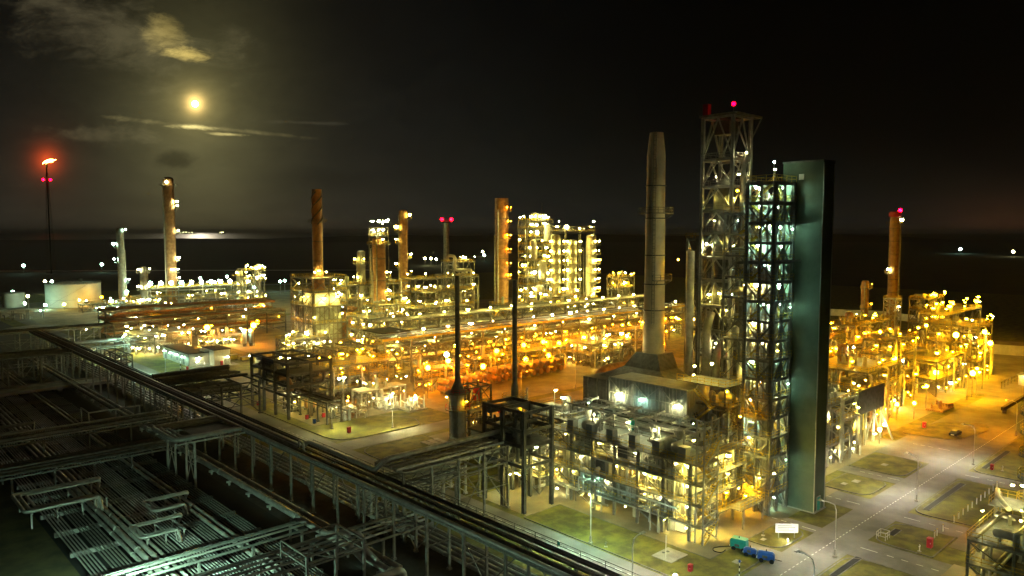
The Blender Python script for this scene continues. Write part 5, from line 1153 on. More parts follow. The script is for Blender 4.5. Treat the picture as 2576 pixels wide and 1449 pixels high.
T = unit('pump_structure', 'white lit open sheds behind the white building', [122, 130, 138], [326, 334], [4.4], 163, 22, 8, ('white', 'warm'), 26, .5, .8, 'pale_steel', None, rails=False)
for k, (p, q, I) in enumerate(((121.5, 322, 120), (139.5, 316, 120))):
    T = Thing('yard_light', ['left', 'right'][k]+' one of two glaring orange flood lamps behind the white building', 'floodlight', p, q); T.part('post', MB().beam((p, q, 0), (p, q, 9), .2), 'steel'); T.lamp(p, q, 9.2, 'sodium', I*2.6, 1.2, False); T.lamp(p+2.6, q+2, 9.6, 'amber', 16, .5)
for k, p in enumerate((136, 138.6)):
    T = Thing('silo', ['left', 'right'][k]+' one of two white cool lit silos beside the orange flood lamp', 'silo', p, 318-k); T.part('shell', MB().lathe(p, 318-k, [(.3, .8), (1.0, 1.6), (1.0, 7.4), (.2, 8)], 14), 'white'); T.part('skirt', MB().lathe(p, 318-k, [(.8, 0), (.8, 1.5)], 12), 'steel'); T.lamp(p-1.4, 316.6-k, 7.4, 'cool', 14, .4)
T = Thing('dome_tank', 'small domed vessel in the orange lit yard right of the white building', 'tank', 122, 272)
T.part('shell', MB().lathe(122, 272, [(1.7, 0), (1.7, 1.8), (1.3, 2.6), (.5, 3.0), (.5, 3.6), (.1, 4.2)], 16), 'insulation'); T.lamp(118.6, 272.5, 3.4, 'white', 14, .4); T.part('lamp_post', MB().box(118.5, 118.7, 272.4, 272.6, 0, 3.2), 'steel')
for k, (p, q) in enumerate(((118.5, 288), (121, 283.5))):
    T = Thing('crate', ['yellow lit box', 'lower yellow lit stack of boxes'][k]+' on the orange ground right of the white building', 'box', p, q); T.part('body', MB().box(p-1.3, p+1.3, q-1, q+1, .2, 1.9-k*.6), 'yellow'); T.part('lid', MB().box(p-1.4, p+1.4, q-1.1, q+1.1, 1.9-k*.6, 2.0-k*.6), 'white_wall'); T.part('skid', MB().box(p-1.2, p-.8, q-1, q+1, 0, .2).box(p+.8, p+1.2, q-1, q+1, 0, .2), 'steel')
# ---- white substation building
T = Thing('substation', 'small white single storey building with dark flat roofs and lit doorways, left', 'building', 103, 292)
T.part('wall', MB().box(99.9, 107.4, 283.4, 312, 0, 4.6), 'white_wall'); T.part('wall', MB().box(107.4, 113.4, 278.6, 289.6, 0, 5.8), 'white_wall')
T.part('roof', MB().box(99.5, 107.3, 283.0, 312.4, 4.6, 4.95), 'roof_brown'); T.part('roof', MB().box(107.1, 113.7, 278.3, 289.9, 5.8, 6.15), 'roof_brown')
T.part('parapet_box', MB().box(105.6, 107.38, 283.4, 288, 4.96, 5.9), 'white_wall')
for k, q in enumerate((308.6, 301.8, 295.6, 288.6)):
    T.part('door' if k in (0, 3) else 'louvre', MB().box(99.8, 99.88, q-.9, q+.9, .1 if k in (0, 3) else 1.0, 2.9), 'steel' if k in (0, 3) else 'grey_paint')
    T.part('canopy', MB().box(98.6, 99.9, q-1.1, q+1.1, 3.5, 3.6), 'dark_steel'); T.lamp(99.2, q, 3.2, 'cool', 7.5, .28, False)
for k, p in enumerate((103.4, 112.2)):
    qf = 283.4 if k == 0 else 278.6
    T.part('door', MB().box(p-1, p+1, qf-.08, qf-.02, .1, 2.7), 'white' if k == 0 else 'steel'); T.part('canopy', MB().box(p-1.3, p+1.3, qf-1.2, qf, 3.3, 3.4), 'dark_steel'); T.lamp(p, qf-.7, 3.0, 'white', 8, .26, False)
T.part('corner_trim', MB().box(99.8, 100.0, 283.3, 283.5, 0, 4.6), 'grey_paint'); T.part('string_course', MB().box(99.82, 99.9, 283.4, 312, 3.7, 3.8), 'grey_paint'); T.part('downpipe', MB().box(107.2, 107.4, 283.2, 283.38, 0, 5), 'grey_paint')
T = Thing('cabinet', 'red cabinet against the wall of the white building beside a lit door', 'cabinet', 110, 278); T.part('body', MB().box(109.6, 110.4, 277.9, 278.5, .1, 1.7), 'red'); T.part('foot', MB().box(109.7, 110.3, 278, 278.4, 0, .1), 'steel')
patch('building_apron', [(97.5, 275.5), (116, 275.5), (116, 283), (97.5, 283)], .036, 'concrete')
# ---- tank farm
T = Thing('storage_tank', 'large squat pale round storage tank at far left', 'tank', 127.6, 571)
T.part('shell', MB().lathe(127.6, 575, [(16.6, 0), (16.6, 15.2)], 56), 'tank_white'); T.part('roof', MB().lathe(127.6, 575, [(16.9, 15.2), (16.9, 15.6), (6, 16.6), (.5, 16.9)], 56), 'grey_paint')
T.part('shell_rings', MB().lathe(127.6, 575, [(16.62, 5), (16.7, 5.02), (16.7, 5.15), (16.62, 5.17)], 56), 'grey_paint'); T.part('top_rail', MB().rail(ring_pts(127.6, 575, 16.7, 15.6, 0, 6.28, 40), 1.1, .15, 3), 'steel'); T.part('roof_vent', MB().lathe(131, 570, [(1, 16.2), (1, 18), (1.6, 18.2), (.3, 19)], 10), 'steel')
b = MB()
for k in range(30): a = 3.5+k*.05; b.beam((127.6+16.9*math.cos(a), 575+16.9*math.sin(a), .4+k*.5), (127.6+18*math.cos(a), 575+18*math.sin(a), .4+k*.5), .5, .12)
T.part('spiral_stair', b, 'steel')
T = Thing('storage_tank', 'smaller pale round tank beside the large storage tank, half hidden on its left', 'tank', 96, 586); T.part('shell', MB().lathe(96, 592, [(6.4, 0), (6.4, 9.4)], 36), 'tank_white'); T.part('roof', MB().lathe(96, 592, [(6.6, 9.4), (6.6, 9.7), (.5, 10.6)], 36), 'grey_paint')
for k, (p, q, z, kd, I) in enumerate(((98, 568, 3.4, 'cool', 90), (107, 556, 2.6, 'cool', 90), (133, 549, 3, 'amber', 110), (139, 552, 6, 'amber', 40), (116, 548, 3, 'warm', 60))):
    T = Thing('flood_lamp', 'low floodlight shining on the storage tank wall, %s from the left' % ORD[k], 'floodlight', p, q, 0, 'floodlights at the foot of the storage tank'); T.part('post', MB().box(p-.15, p+.15, q-.15, q+.15, 0, z), 'steel'); T.lamp(p, q, z+.5, kd, I*.8, .8, False)
T = Thing('pipe_shed', 'low white roofed pipe shed in front of the storage tank', 'shed', 84, 505)
T.part('roof', MB().box(74, 96, 502, 508, 5.4, 5.8), 'white_wall'); b = MB()
for p in (74.5, 81, 88, 95.5): b.box(p-.2, p+.2, 502.2, 502.6, 0, 5.4).box(p-.2, p+.2, 507.4, 507.8, 0, 5.4)
T.part('posts', b, 'steel'); pipes_in(T, (75, 95, 502.5, 507.5, 0, 4), 10, 170, (.2, .4)); T.lamp(94, 501.6, 4.6, 'cool', 30, .6)
patch('pale_yard', [(40, 520), (80, 520), (92, 560), (50, 575)], .040, 'concrete'); patch('pale_yard_near', [(70, 462), (84, 470), (96, 462), (82, 448)], .050, 'concrete')
patch('far_road_left', [(170, 560), (330, 600), (330, 612), (170, 572)], .050, 'concrete'); patch('far_road_back', [(230, 700), (420, 640), (424, 650), (236, 712)], .050, 'concrete')
# ================================================================ RIGHT HAND UNITS
T = tower('process_column', 'tall orange brown column at right with a red lamp at its top', 'column', 402, 146, 58.4, 2.3, 'brown_vessel', plats=((54, -180, 100), (29, -250, -150), (10, -180, 30)), lamps='white', I=30, lr=.75, lines=((-40, 2), (-70, 4)), wide=1.6, nl=1, bands=8)
T.lamp(402, 143.6, 61, 'red', 26, .95, False, 'warning_lamp'); T.part('crown', MB().lathe(402, 146, [(2.5, 57.6), (2.9, 57.8), (2.9, 60.2), (2.3, 60.4)], 20), 'red')
tower('process_column', 'shorter brown column with a davit immediately left of the tall red lamped one', 'column', 383, 152, 26, 1.8, 'brown_vessel', plats=((22, -200, 60), (12, -200, 60)), lamps='amber', I=14, lr=.5, wide=1.5, nl=1)
tower('process_column', 'stubby dim column with a square platform, first to the right of the green grey shaft', 'column', 322, 134, 16, 1.7, 'brown_vessel', plats=((12.6, -200, 150),), lamps='warm', I=8, lr=.4, wide=2.4, nl=1)
unit('pipe_structure', 'pale railed pipe structure right behind the green grey shaft', [149, 156, 163, 170], [68.5, 76], [4.4, 8.8, 13.4], 201, 46, 7, ('warm', 'white'), 14, .30, .65, 'pale_steel', 'Z')
T = Thing('clad_screen', 'dark blue grey cladding screen wall on tall posts right of the pale pipe structure', 'wall', 180, 70)
T.part('screen', MB().box(173.2, 188, 69.2, 69.4, 8.0, 13.6), 'dark_steel'); T.part('screen_return', MB().box(173.0, 173.19, 69.4, 79, 8.6, 13.6), 'dark_steel')
for p in (173.6, 178.5, 183.4, 187.8): T.part('post', MB().box(p-.22, p+.22, 69.5, 69.94, 0, 13.5), 'pale_steel')
T.part('bracing', MB().beam((178.5, 69.7, .3), (183.4, 69.7, 7.8), .2).beam((183.4, 69.7, 7.8), (187.8, 69.7, .3), .2), 'pale_steel')
for k in range(3): T.part('yellow_louvre', MB().box(175+k*2.6, 177+k*2.6, 71, 71.1, 3.0, 7.4), 'yellow')
T.part('drum', MB().lathe(73.2, 2.2, [(.3, 176), (1.1, 176.4), (1.1, 182), (.3, 182.4)], 14, 'p'), 'insulation'); equip_in(T, (174, 188, 71, 78, .02), 8, 203); pipes_in(T, (173.6, 188, 70.2, 79, 0, 7.6), 22, 202, (.1, .25))
for a in ((175, 70.5, 4.6), (181.5, 68.6, 2.4), (187, 68.2, 3.4), (178.5, 72, 6.6), (185, 73, 6.4)): T.lamp(*a, 'warm', 9, .3)
T.lamp(184.6, 67.6, 4.2, 'white', 9, .4, False); T.part('inclined_strut', MB().beam((187.6, 66.8, .3), (184.4, 68.4, 7.4), .34), 'pale_steel')
U2 = [('orange lit open platform structure nearest the red asphalt, right of the screen wall', [195, 202, 209, 216], [76, 84, 92], [4.8, 9.6, 14.2], 211, 'amber'),
      ('tall orange framed structure left of the red lamped column base, right half', [214, 221, 228], [96, 104], [7, 13, 19], 212, 'sodium'),
      ('amber lit pipe structure with two thick legs in the middle of the right hand units', [222, 231, 240], [80, 88], [5, 10, 15, 19], 213, 'amber'),
      ('glaring yellow module with brilliant lamps in the right hand units', [247, 256, 265, 274], [76, 84, 92], [5.4, 10.8], 214, 'amber'),
      ('orange lit module with white hot lamps at the far right end', [286, 294, 302], [76, 84, 92], [6, 12, 18], 215, 'amber'),
      ('brown lit racks behind the glaring yellow module, right', [250, 260, 270, 280], [102, 110], [7, 13, 19], 216, 'sodium'),
      ('orange lit modules behind the stubby dim column, right', [262, 274, 286], [122, 132], [7, 13], 217, 'amber'),
      ('orange lit modules half hidden by the green grey shaft, right', [225, 236, 247], [122, 132], [6, 11], 218, 'amber'),
      ('low green roofed module with cool lamps behind the shaft at right', [262, 274], [150, 160], [8], 219, 'white')]
for lb, ps, qs, zs, sd, kd in U2:
    unit('process_module', lb, ps, qs, zs, sd, 34, 6, (kd, 'amber', 'amber', 'white') if kd != 'sodium' else (kd, 'amber'), 30, .5 if ps[0] < 240 else .62, .62, 'steel', 'Z' if sd % 2 else 'X', rr=(.14, .4))
T = unit('air_cooler', 'long raised air cooler on a row of posts, lamps along its roof, upper right', [316, 327, 338, 349, 360], [95, 104], [12, 18], 221, 26, 4, ('amber', 'warm'), 34, .7, .7, brace='V')
for k in range(8): T.lamp(318+k*5.6, 94.4+(k % 3), 21.6+(k % 2)*1.2, 'amber', 46, .8)
T = unit('head_platform', 'top platform unit with brilliant lamps beside the red lamped column', [362, 372, 382], [116, 124], [9, 15, 20], 222, 20, 6, ('amber',), 44, .8, .6)
for a in ((363, 115.4, 22), (366, 115.4, 22.2), (369, 115.4, 21.8), (381, 115.4, 22.6)): T.lamp(*a, 'amber', 60, .9)
T = Thing('lattice_bay', 'small braced lattice bay left of the top platform unit, upper right', 'steel tower', 358, 130); frame(T, [354, 361], [127, 132], [6, 12, 17, 20], .4, .35, 'pale_steel', 'X', decks=[20], mesh_cols=True, rt=.12)
for k, (u_, v_, z, I) in enumerate(((2405, 846, 17, 230), (2477, 838, 18, 150), (2491, 866, 12, 200), (2355, 940, 7, 210), (2447, 942, 7, 200), (2330, 822, 20, 70), (2256, 1020, 4, 60), (2300, 1018, 4, 60), (2331, 975, 6, 60), (2252, 905, 14, 60), (2384, 925, 7, 60), (2213, 1085, 3, 40), (2458, 930, 8, 60), (2214, 838, 20, 60))):
    p, q = P(u_, v_, z)
    T = Thing('yard_light', 'glaring flood lamp among the orange right hand units, %s of the cluster' % ORD[k], 'floodlight', p, q, 0, 'glaring flood lamps of the right hand units'); T.part('post', MB().beam((p, q, 0), (p, q, z), .22), 'steel'); T.lamp(p, q, z+.4, 'amber' if I > 45 else 'white', I*.8, .3+I/230*.55, False)
tower('distillation_column', 'stout yellow green column foot with a ring flange among the right hand units', 'column', 208, 88, 19, 1.4, 'brown_vessel', plats=((16, -200, 60),), lamps='white', I=20, lr=.45, wide=1.6, nl=1)
T = Thing('pipe_stack', 'stack of long brown pipes and timber lying on the yellow ground, right', 'pipe stack', 232, 64)
for k in range(8): T.part('pipe', MB().tube([(226, 69+k*.55-1, .3), (236, 69+k*.55-1, .3)], .24, 8), 'brown_vessel')
equip_in(T, (226, 236, 67.5, 72, .5), 5, 231, ('brown_vessel',), .7)
T = Thing('boom', 'long dark beam lying across low trestles at the right edge', 'beam', 232, 53); T.part('beam', MB().box(236, 262, 55.5, 56.3, 1.2, 2.1), 'roof_brown'); T.part('trestle', MB().box(238, 238.4, 55.4, 56.4, 0, 1.2).box(258, 258.4, 55.4, 56.4, 0, 1.2), 'dark_steel')
T = Thing('kiosk', 'small pale kiosk with a square window near the right edge', 'building', 290, 62); T.part('wall', MB().box(287, 292, 60, 64, 0, 3.2), 'white_wall'); T.part('window', MB().box(288.6, 290, 59.92, 59.98, 1.4, 2.4), 'glass'); T.part('roof', MB().box(286.6, 292.4, 59.6, 64.4, 3.2, 3.5), 'grey_paint'); T.lamp(286.4, 62, 3.4, 'white', 10, .3)
T = Thing('fence', 'low orange lit rail fence beyond the yellow yard at right', 'fence', 300, 66); T.part('rails', MB().rail([(276, 66, 0), (330, 66, 0)], 2.2, .16, 4), 'steel')
patch('back_green', [(292, 40), (420, -40), (460, 60), (345, 75), (300, 62)], .050, 'grass')
patch('back_road', [(330, 64), (440, 20), (440, 26), (330, 69)], .070, 'concrete')
# sodium mast lamps just inside the yards that light the apron
def street_lamp(label, p, q, h=8.6, arm=(0, 1), kind='white', I=90, r=.26, group='street lamps along the roads', lit=True):
    T = Thing('street_lamp', label, 'street lamp', p, q, 0, group)
    ax, ay = arm
    T.part('pole', MB().tube([(p, q, .3), (p, q, h-1.2), (p+ax*.25, q+ay*.25, h-.3), (p+ax*1.2, q+ay*1.2, h), (p+ax*2.0, q+ay*2.0, h)], .085, 8), 'pale_steel')
    T.part('base', MB().box(p-.28, p+.28, q-.28, q+.28, 0, .35).box(p-.14, p+.14, q-.14, q+.14, .35, 1.3), 'concrete')
    x, y = p+ax*2.3, q+ay*2.3
    b = MB().loft([[(x-.5, y-.3, h+.02), (x+.5, y-.3, h+.02), (x+.5, y+.3, h+.02), (x-.5, y+.3, h+.02)], [(x-.36, y-.14, h+.16), (x+.36, y-.14, h+.16), (x+.36, y+.14, h+.16), (x-.36, y+.14, h+.16)]])
    T.part('lantern', b, 'pale_steel')
    if lit:
        k = 'luminaire_%s_%g' % (kind, I)
        if k not in MATS: emat(k, LC[kind], GAIN*I*62)
        T.part('luminaire', MB().box(x-.26, x+.26, y-.12, y+.12, h-.03, h+.0), k)
    return T
street_lamp('tall curved street lamp at the right verge of the main road, nearest to the camera', 112.6, 47.8, kind='neutral', I=42, arm=(-.3, 1))
street_lamp('tall curved street lamp at the right verge of the main road, second from the camera', 147.6, 47.9, kind='neutral', I=60, arm=(.3, 1))
street_lamp('tall curved street lamp at the right verge of the main road, third from the camera', 180.4, 47.6, kind='neutral', I=70, arm=(-.3, 1))
street_lamp('curved street lamp far along the main road beside the red asphalt', 214, 47.6, kind='sodium', I=60, arm=(0, 1))
street_lamp('curved street lamp at the bottom right edge of the photo, only its head in view', 91, 41.2, 8.8, kind='cool', I=40, arm=(0, 1))
street_lamp('straight street lamp on the lawn in front of the boiler', 88.9, 76.8, 9.0, arm=(-1, 0), kind='cool', I=60)
street_lamp('street lamp beside the road under the long rack, bottom centre', 80.6, 62, 8.0, arm=(1, 0), kind='neutral', I=60)
street_lamp('added unseen street lamp near the bottom left corner, throwing cool light on the pipes', 24, 100.5, 6.6, arm=(1, 0), kind='cool', I=560)  # added out of view, stands in for the cool light on the pipes
street_lamp('street lamp on the lawn left of the white building', 89.4, 277, 9.5, arm=(-1, 0), kind='cool', I=80)
street_lamp('street lamp beside the pipeway road seen through the dark rack', 89.4, 240, 9, arm=(-1, 0), kind='neutral', I=90)
street_lamp('street lamp further up the pipeway road beyond the lawn', 89.4, 318, 9, arm=(-1, 0), kind='cool', I=80)
street_lamp('street lamp at the far end of the pipeway road', 80, 352, 9, arm=(1, 0), kind='white', I=50)
street_lamp('street lamp with an orange glow beside the cross road and the heat exchangers', 133, 158.6, 9, arm=(0, -1), kind='sodium', I=50)
street_lamp('thin street lamp on the orange ground behind the tall dark frame', 152, 159, 9, arm=(0, -1), kind='sodium', I=50)
street_lamp('street lamp right of the exchangers on the orange cross road', 176, 159, 9, arm=(0, -1), kind='sodium', I=50)
street_lamp('street lamp on the red orange apron behind the lawn at right', 196, 72.5, 9, arm=(0, -1), kind='sodium', I=90)
street_lamp('street lamp at the far right yard on the yellow ground', 250, 68.5, 10, arm=(0, -1), kind='sodium', I=120)
street_lamp('street lamp at the forecourt of the right edge column', 141.5, 33, 7.5, arm=(-1, 0), kind='sodium', I=16)
for k, (p, q, kd, I) in enumerate(((94, 168, 'white', 40), (106, 158.5, 'white', 44))): street_lamp(['left', 'right'][k]+' one of two short lamps on the lawn at the road bend', p, q, 6, arm=(0, -1), kind=kd, I=I)
for k, (p, q, I) in enumerate(((30, 72, 16), (64, 44, 22), (-8, 108, 16))):  # unseen masts added to fill the foreground pipework with light
    T = Thing('added_fill_mast', ['added unseen fill light mast near the bottom left, out of frame', 'added unseen fill light mast below the bottom centre, out of frame', 'added unseen fill light mast beyond the left edge, out of frame'][k], 'light mast', p, q)
    T.part('mast', MB().tube([(p, q, 0), (p, q, 13.4)], .16, 8), 'pale_steel'); T.part('headframe', MB().box(p-.8, p+.8, q-.1, q+.1, 13.4, 13.6), 'dark_steel'); T.lamp(p-.5, q, 13.9, 'neutral', I*.5, .22, False); T.lamp(p+.5, q, 13.9, 'neutral', I*.5, .22, False)
# far street lamps, their heads 10 m up
for k, (u, v, kd) in enumerate(((59, 668, 'cool'), (32, 734, 'cool'), (70, 745, 'white'), (113, 708, 'white'), (130, 708, 'cool'), (132, 722, 'cool'), (256, 665, 'cool'), (320, 734, 'cool'), (504, 700, 'cool'), (541, 710, 'cool'), (551, 706, 'cool'), (571, 696, 'cool'), (476, 720, 'white'), (705, 708, 'cool'), (716, 706, 'cool'), (1545, 756, 'white'), (1069, 650, 'white'), (1084, 650, 'white'), (1097, 652, 'white'), (1214, 633, 'white'), (1218, 642, 'cool'), (600, 700, 'cool'), (572, 748, 'cool'), (640, 722, 'cool'), (2549, 633, 'white'), (2416, 627, 'cool'))):
    p, q = P(u, v, 10.0); d = math.hypot(p, q); rr = d*.0016
    T = Thing('street_lamp', 'distant point like street lamp, %s' % ['at the far left edge beyond the tank', 'lower left edge on a short post', 'lower left beside the small tank', 'left one of the pair above the small tank', 'right one of the pair above the small tank', 'just below the pair above the small tank', 'in the dark left of the shorter far column', 'right of the storage tank', 'left of the group of four beyond the dazzling lamp row', 'second of the group of four beyond the dazzling lamp row', 'third of the group of four beyond the dazzling lamp row', 'last of the group of four beyond the dazzling lamp row', 'at the end of the dazzling lamp row', 'left of the pair beside the fired heater', 'right of the pair beside the fired heater', 'alone above the wall left of the big chimney', 'left of three in the dark plain, centre', 'middle of three in the dark plain, centre', 'right of three in the dark plain, centre', 'upper of two in the dark plain, centre', 'lower of two in the dark plain, centre', 'above the short columns at left', 'low in front of the short columns at left', 'right of the short columns at left', 'at the right edge in the far dark land', 'faint in the far dark land, far right'][k], 'street lamp', p, q, 0, 'distant street lamps')
    T.part('pole', MB().beam((p, q, 0), (p, q, 9.6), .3), 'pale_steel'); T.lamp(p, q, 10, kd, 9+rr*rr*26, rr, False)
# ================================================================ SMALL THINGS
# sign board
T = Thing('signboard', 'white rectangular notice board on two posts on the small lawn by the main road', 'sign', 114, 56.6)
a0, a1 = (112.6, 57.6), (115.2, 55.0)
T.part('board', MB().beam((*a0, 1.75), (*a1, 1.75), .08, 1.5), 'white')
for t in (.15, .85): x = a0[0]+(a1[0]-a0[0])*t+.06; y = a0[1]+(a1[1]-a0[1])*t+.06; T.part('post', MB().box(x-.05, x+.05, y-.05, y+.05, .1, 2.5), 'pale_steel')
b = MB()
for k in range(4): b.beam((a0[0]+.25-.05, a0[1]-.25-.05, 2.2-k*.28), (a0[0]+.25+(1.6, 2.0, 1.3, 1.8)[k]-.05, a0[1]-.25-(1.6, 2.0, 1.3, 1.8)[k]-.05, 2.2-k*.28), .02, .09)
T.part('faint_lines', b, 'grey_paint'); T.lamp(112.6, 55.4, .45, 'neutral', 2.0, .06, False); T.part('lamp_stalk', MB().box(112.57, 112.63, 55.37, 55.43, 0, .4), 'pale_steel')  # small lamp on a stalk, added to brighten the board
# compressors / hooded trailers
def trailer(label, name, p, q, m, rot, l=2.6, w=1.5, h=1.5, rounded=True):
    T = Thing(name, label, 'trailer', p, q)
    n = 8; rings = []
    prof = [(-w/2, .45), (-w/2, .45+h*.55), (-w*.36, .45+h*.88), (0, .45+h), (w*.36, .45+h*.88), (w/2, .45+h*.55), (w/2, .45)] if rounded else [(-w/2, .5), (-w/2, .5+h), (w/2, .5+h), (w/2, .5)]
    for x, s in ((-l/2, .82), (-l/2+.2, 1), (l/2-.35, 1), (l/2, .7 if rounded else .97)): rings.append([(p+x, q+a*s, .45+(z-.45)*s) for a, z in prof])
    T.part('body', MB().loft(rings), m)
    for sx in (-.25, .35):
        for sy in (-1, 1): T.part('wheel', MB().lathe(p+sx*l, .34, [(.1, q+sy*w*.5-.12), (.34, q+sy*w*.5-.12), (.34, q+sy*w*.5+.12), (.1, q+sy*w*.5+.12)], 14, 'q'), 'black')
    T.part('tow_bar', MB().beam((p+l/2-.1, q, .5), (p+l/2+1.0, q, .42), .1), 'dark_steel'); T.part('bumper', MB().box(p-l/2-.1, p-l/2+.02, q-w*.4, q+w*.4, .5, .68), 'white')
    T.part('grille', MB().box(p-l*.2, p+l*.1, q-w*.5-.03, q-w*.5+.02, .7, 1.1), 'dark_steel'); T.part('exhaust', MB().tube([(p, q, .4+h), (p, q, .75+h)], .06, 8), 'black')
    T.o.rotation_euler = (0, 0, TH+rot); return T
trailer('teal boxy compressor trailer parked on grass beside the boiler corner', 'compressor', 104.4, 59.4, 'teal', -1.35, 2.5, 1.4, 1.4, False)
trailer('blue hooded compressor trailer between the teal one and the larger blue one', 'compressor', 103.6, 57.0, 'blue', -1.3, 1.9, 1.15, .9)
trailer('larger glossy blue hooded trailer nearest the road corner', 'compressor', 103.7, 54.4, 'blue', -1.2, 2.5, 1.45, 1.1)
solo('air_hose', MB().tube([(104.4, 60.6, .2), (103, 61.8, .16), (101.6, 62.4, .16), (100.6, 61.6, .16), (101, 60.4, .16), (102.4, 60.6, .16)], .07, 6, .6), 'black', 'black air hose trailing on the grass from the teal trailer', 'hose', 102, 61)
# hydrant cabinets, markers, pits
def cabinet(label, p, q, s=1.0, m='red', zb=.12):
    T = Thing('hydrant_cabinet', label, 'cabinet', p, q)
    T.part('body', MB().box(p-.4*s, p+.4*s, q-.32*s, q+.32*s, zb+.2, zb+1.5*s), m); T.part('door', MB().box(p-.43*s, p-.405*s, q-.27*s, q+.27*s, zb+.3, zb+1.4*s), m)
    T.part('roof', MB().box(p-.46*s, p+.46*s, q-.38*s, q+.38*s, zb+1.5*s, zb+1.56*s), m); T.part('leg', MB().box(p-.36*s, p-.28*s, q-.28*s, q-.2*s, zb, zb+.2).box(p+.28*s, p+.36*s, q+.2*s, q+.28*s, zb, zb+.2), 'steel'); T.part('handle', MB().box(p-.46*s, p-.43*s, q-.22*s, q-.16*s, zb+.8*s, zb+1.0*s), 'white')
cabinet('red hydrant cabinet on the lawn at the bottom edge, in front of the boiler', 91.8, 60.0, 0.78)
cabinet('dark red hydrant cabinet on the lawn at the road bend', 94.9, 161.2, 1.02)
cabinet('big red hydrant cabinet on the lower right lawn beside a white standpipe', 126.6, 38.9, 1.09)
cabinet('round topped red hydrant cabinet on the upper right lawn', 178.4, 43.6, 0.85)
cabinet('dim red cabinet on the dark island lawn in the red asphalt', 204.8, 65.4, 1.02)
cabinet('small red cabinet on the lawn left of the white building', 96.6, 276, 0.88)
cabinet('red cabinet on a pole stand on the orange ground behind the tall dark frame', 136.5, 151.5, 0.82, zb=0)
def standpipe(label, p, q, h=1.2, m='white'):
    T = Thing('standpipe', label, 'hydrant', p, q); T.part('pipe', MB().tube([(p, q, .1), (p, q, h)], .08, 8), m); T.part('cross_head', MB().tube([(p-.3, q, h-.25), (p+.3, q, h-.25)], .07, 8), m); T.part('foot', MB().lathe(p, q, [(.3, .1), (.3, .2), (.1, .22)], 10), 'concrete')
standpipe('white standpipe with a cross head left of the big red cabinet', 124.2, 39.6); standpipe('pale standpipe right of the round topped red cabinet', 179.6, 42.0); standpipe('short standpipe on the lawn in front of the boiler', 89.6, 74.2, 1.0, 'steel'); standpipe('short standpipe on the small lawn behind the notice board', 112, 59.4, .9, 'steel')
# marker posts
T0 = None
MP = (131.6, 132.8, 135.7, 141.2, 143.7, 146.2, 148.8, 151.3, 153.9, 156.4, 159.0, 161.6, 164.2, 166.8)
for k, p in enumerate(MP):
    lb = 'short yellow white marker post in the row across the right hand lawns'
    if T0 is None:
        T0 = Thing('marker_post', lb, 'marker post', p, 39.8, 0, 'marker posts across the right hand lawns'); T0.part('post', MB().box(p-.07, p+.07, 39.73, 39.87, .1, 1.25), 'white'); T0.part('cap', MB().box(p-.08, p+.08, 39.72, 39.88, 1.25, 1.35), 'yellow')
    else: copy_thing(T0.o, p, 39.8, 0, lb)
T = Thing('marker_pole', 'black and white banded pole with a blue cap at the bottom edge of the lawn', 'marker pole', 95.0, 53.9)
for k in range(6): T.part('band', MB().tube([(95.0, 53.9, .1+k*.42), (95.0, 53.9, .1+k*.42+.42)], .07, 8), 'white' if k % 2 else 'black')
T.part('cap', MB().lathe(95.0, 53.9, [(.1, 2.62), (.16, 2.7), (.16, 2.95), (.05, 3.05)], 10), 'blue')
T = Thing('marker_pole', 'black and white banded pole beside the small red cabinet left of the white building', 'marker pole', 94.4, 276.6)
for k in range(6): T.part('band', MB().tube([(94.4, 276.6, .1+k*.9), (94.4, 276.6, .1+k*.9+.9)], .14, 8), 'white' if k % 2 else 'black')
T = Thing('round_sign', 'round pale sign on a thin post at the lower edge of the pipeway road', 'sign', 81.0, 76.4); T.part('post', MB().tube([(81, 76.4, 0), (81, 76.4, 2.2)], .05, 8), 'pale_steel'); T.part('disc', MB().lathe(76.4, 2.55, [(.38, 80.97), (.38, 81.03)], 20, 'p'), 'white'); T.part('face', MB().lathe(76.4, 2.55, [(.3, 80.955), (.3, 80.969)], 20, 'p'), 'teal')
T = Thing('earth_pit', 'square concrete pad with a thin white pole on the lawn in front of the boiler', 'pad', 94, 66)
T.part('pad', MB().poly([(92.2, 67.3), (92.2, 63.6), (96.6, 63.6), (96.6, 67.3)], .1, .2), 'concrete'); T.part('pole', MB().tube([(93.0, 65.2, .2), (93.0, 65.2, 3.8)], .06, 8), 'white'); T.part('cover', MB().lathe(95.2, 66.4, [(.3, .2), (.3, .225)], 14).lathe(94.4, 66.6, [(.25, .2), (.25, .225)], 14), 'dark_steel')
for k, (p, q, s) in enumerate(((100, 57.2, .7), (150.6, 60.2, .9), (147.4, 61.2, .7), (166, 60.5, .8), (110.6, 58.6, .5))):
    solo('inspection_cover', MB().box(p-s, p+s, q-s*.7, q+s*.7, .1, .16), 'concrete', ['square pale cover in the grass beside the blue trailers', 'pale square cover on the nearer kerbed lawn, right one', 'pale square cover on the nearer kerbed lawn, left one', 'pale square cover on the farther kerbed lawn', 'small pale cover on the lawn with the notice board'][k], 'cover', p, q)
T = Thing('gate_frame', 'small white pipe gate at the end of the drain on the lower right lawn', 'gate', 125.6, 46)
T.part('rails', MB().rail([(124.4, 46.2, .1), (126.2, 46.2, .1), (126.2, 44.8, .1), (124.4, 44.8, .1)], 1.2, .07, 1.0, True), 'pale_steel')
T = Thing('parked_car', 'small dark car with a lit plate parked by the island lawn in the red asphalt', 'car', 203, 56)
b = MB().loft([[(201.2+dx, 57+dy, z) for dx, dy in ((0, 0), (4.2, 0), (4.2, 1.7), (0, 1.7))] for z in (.35, .9)]); T.part('body', b, 'black')
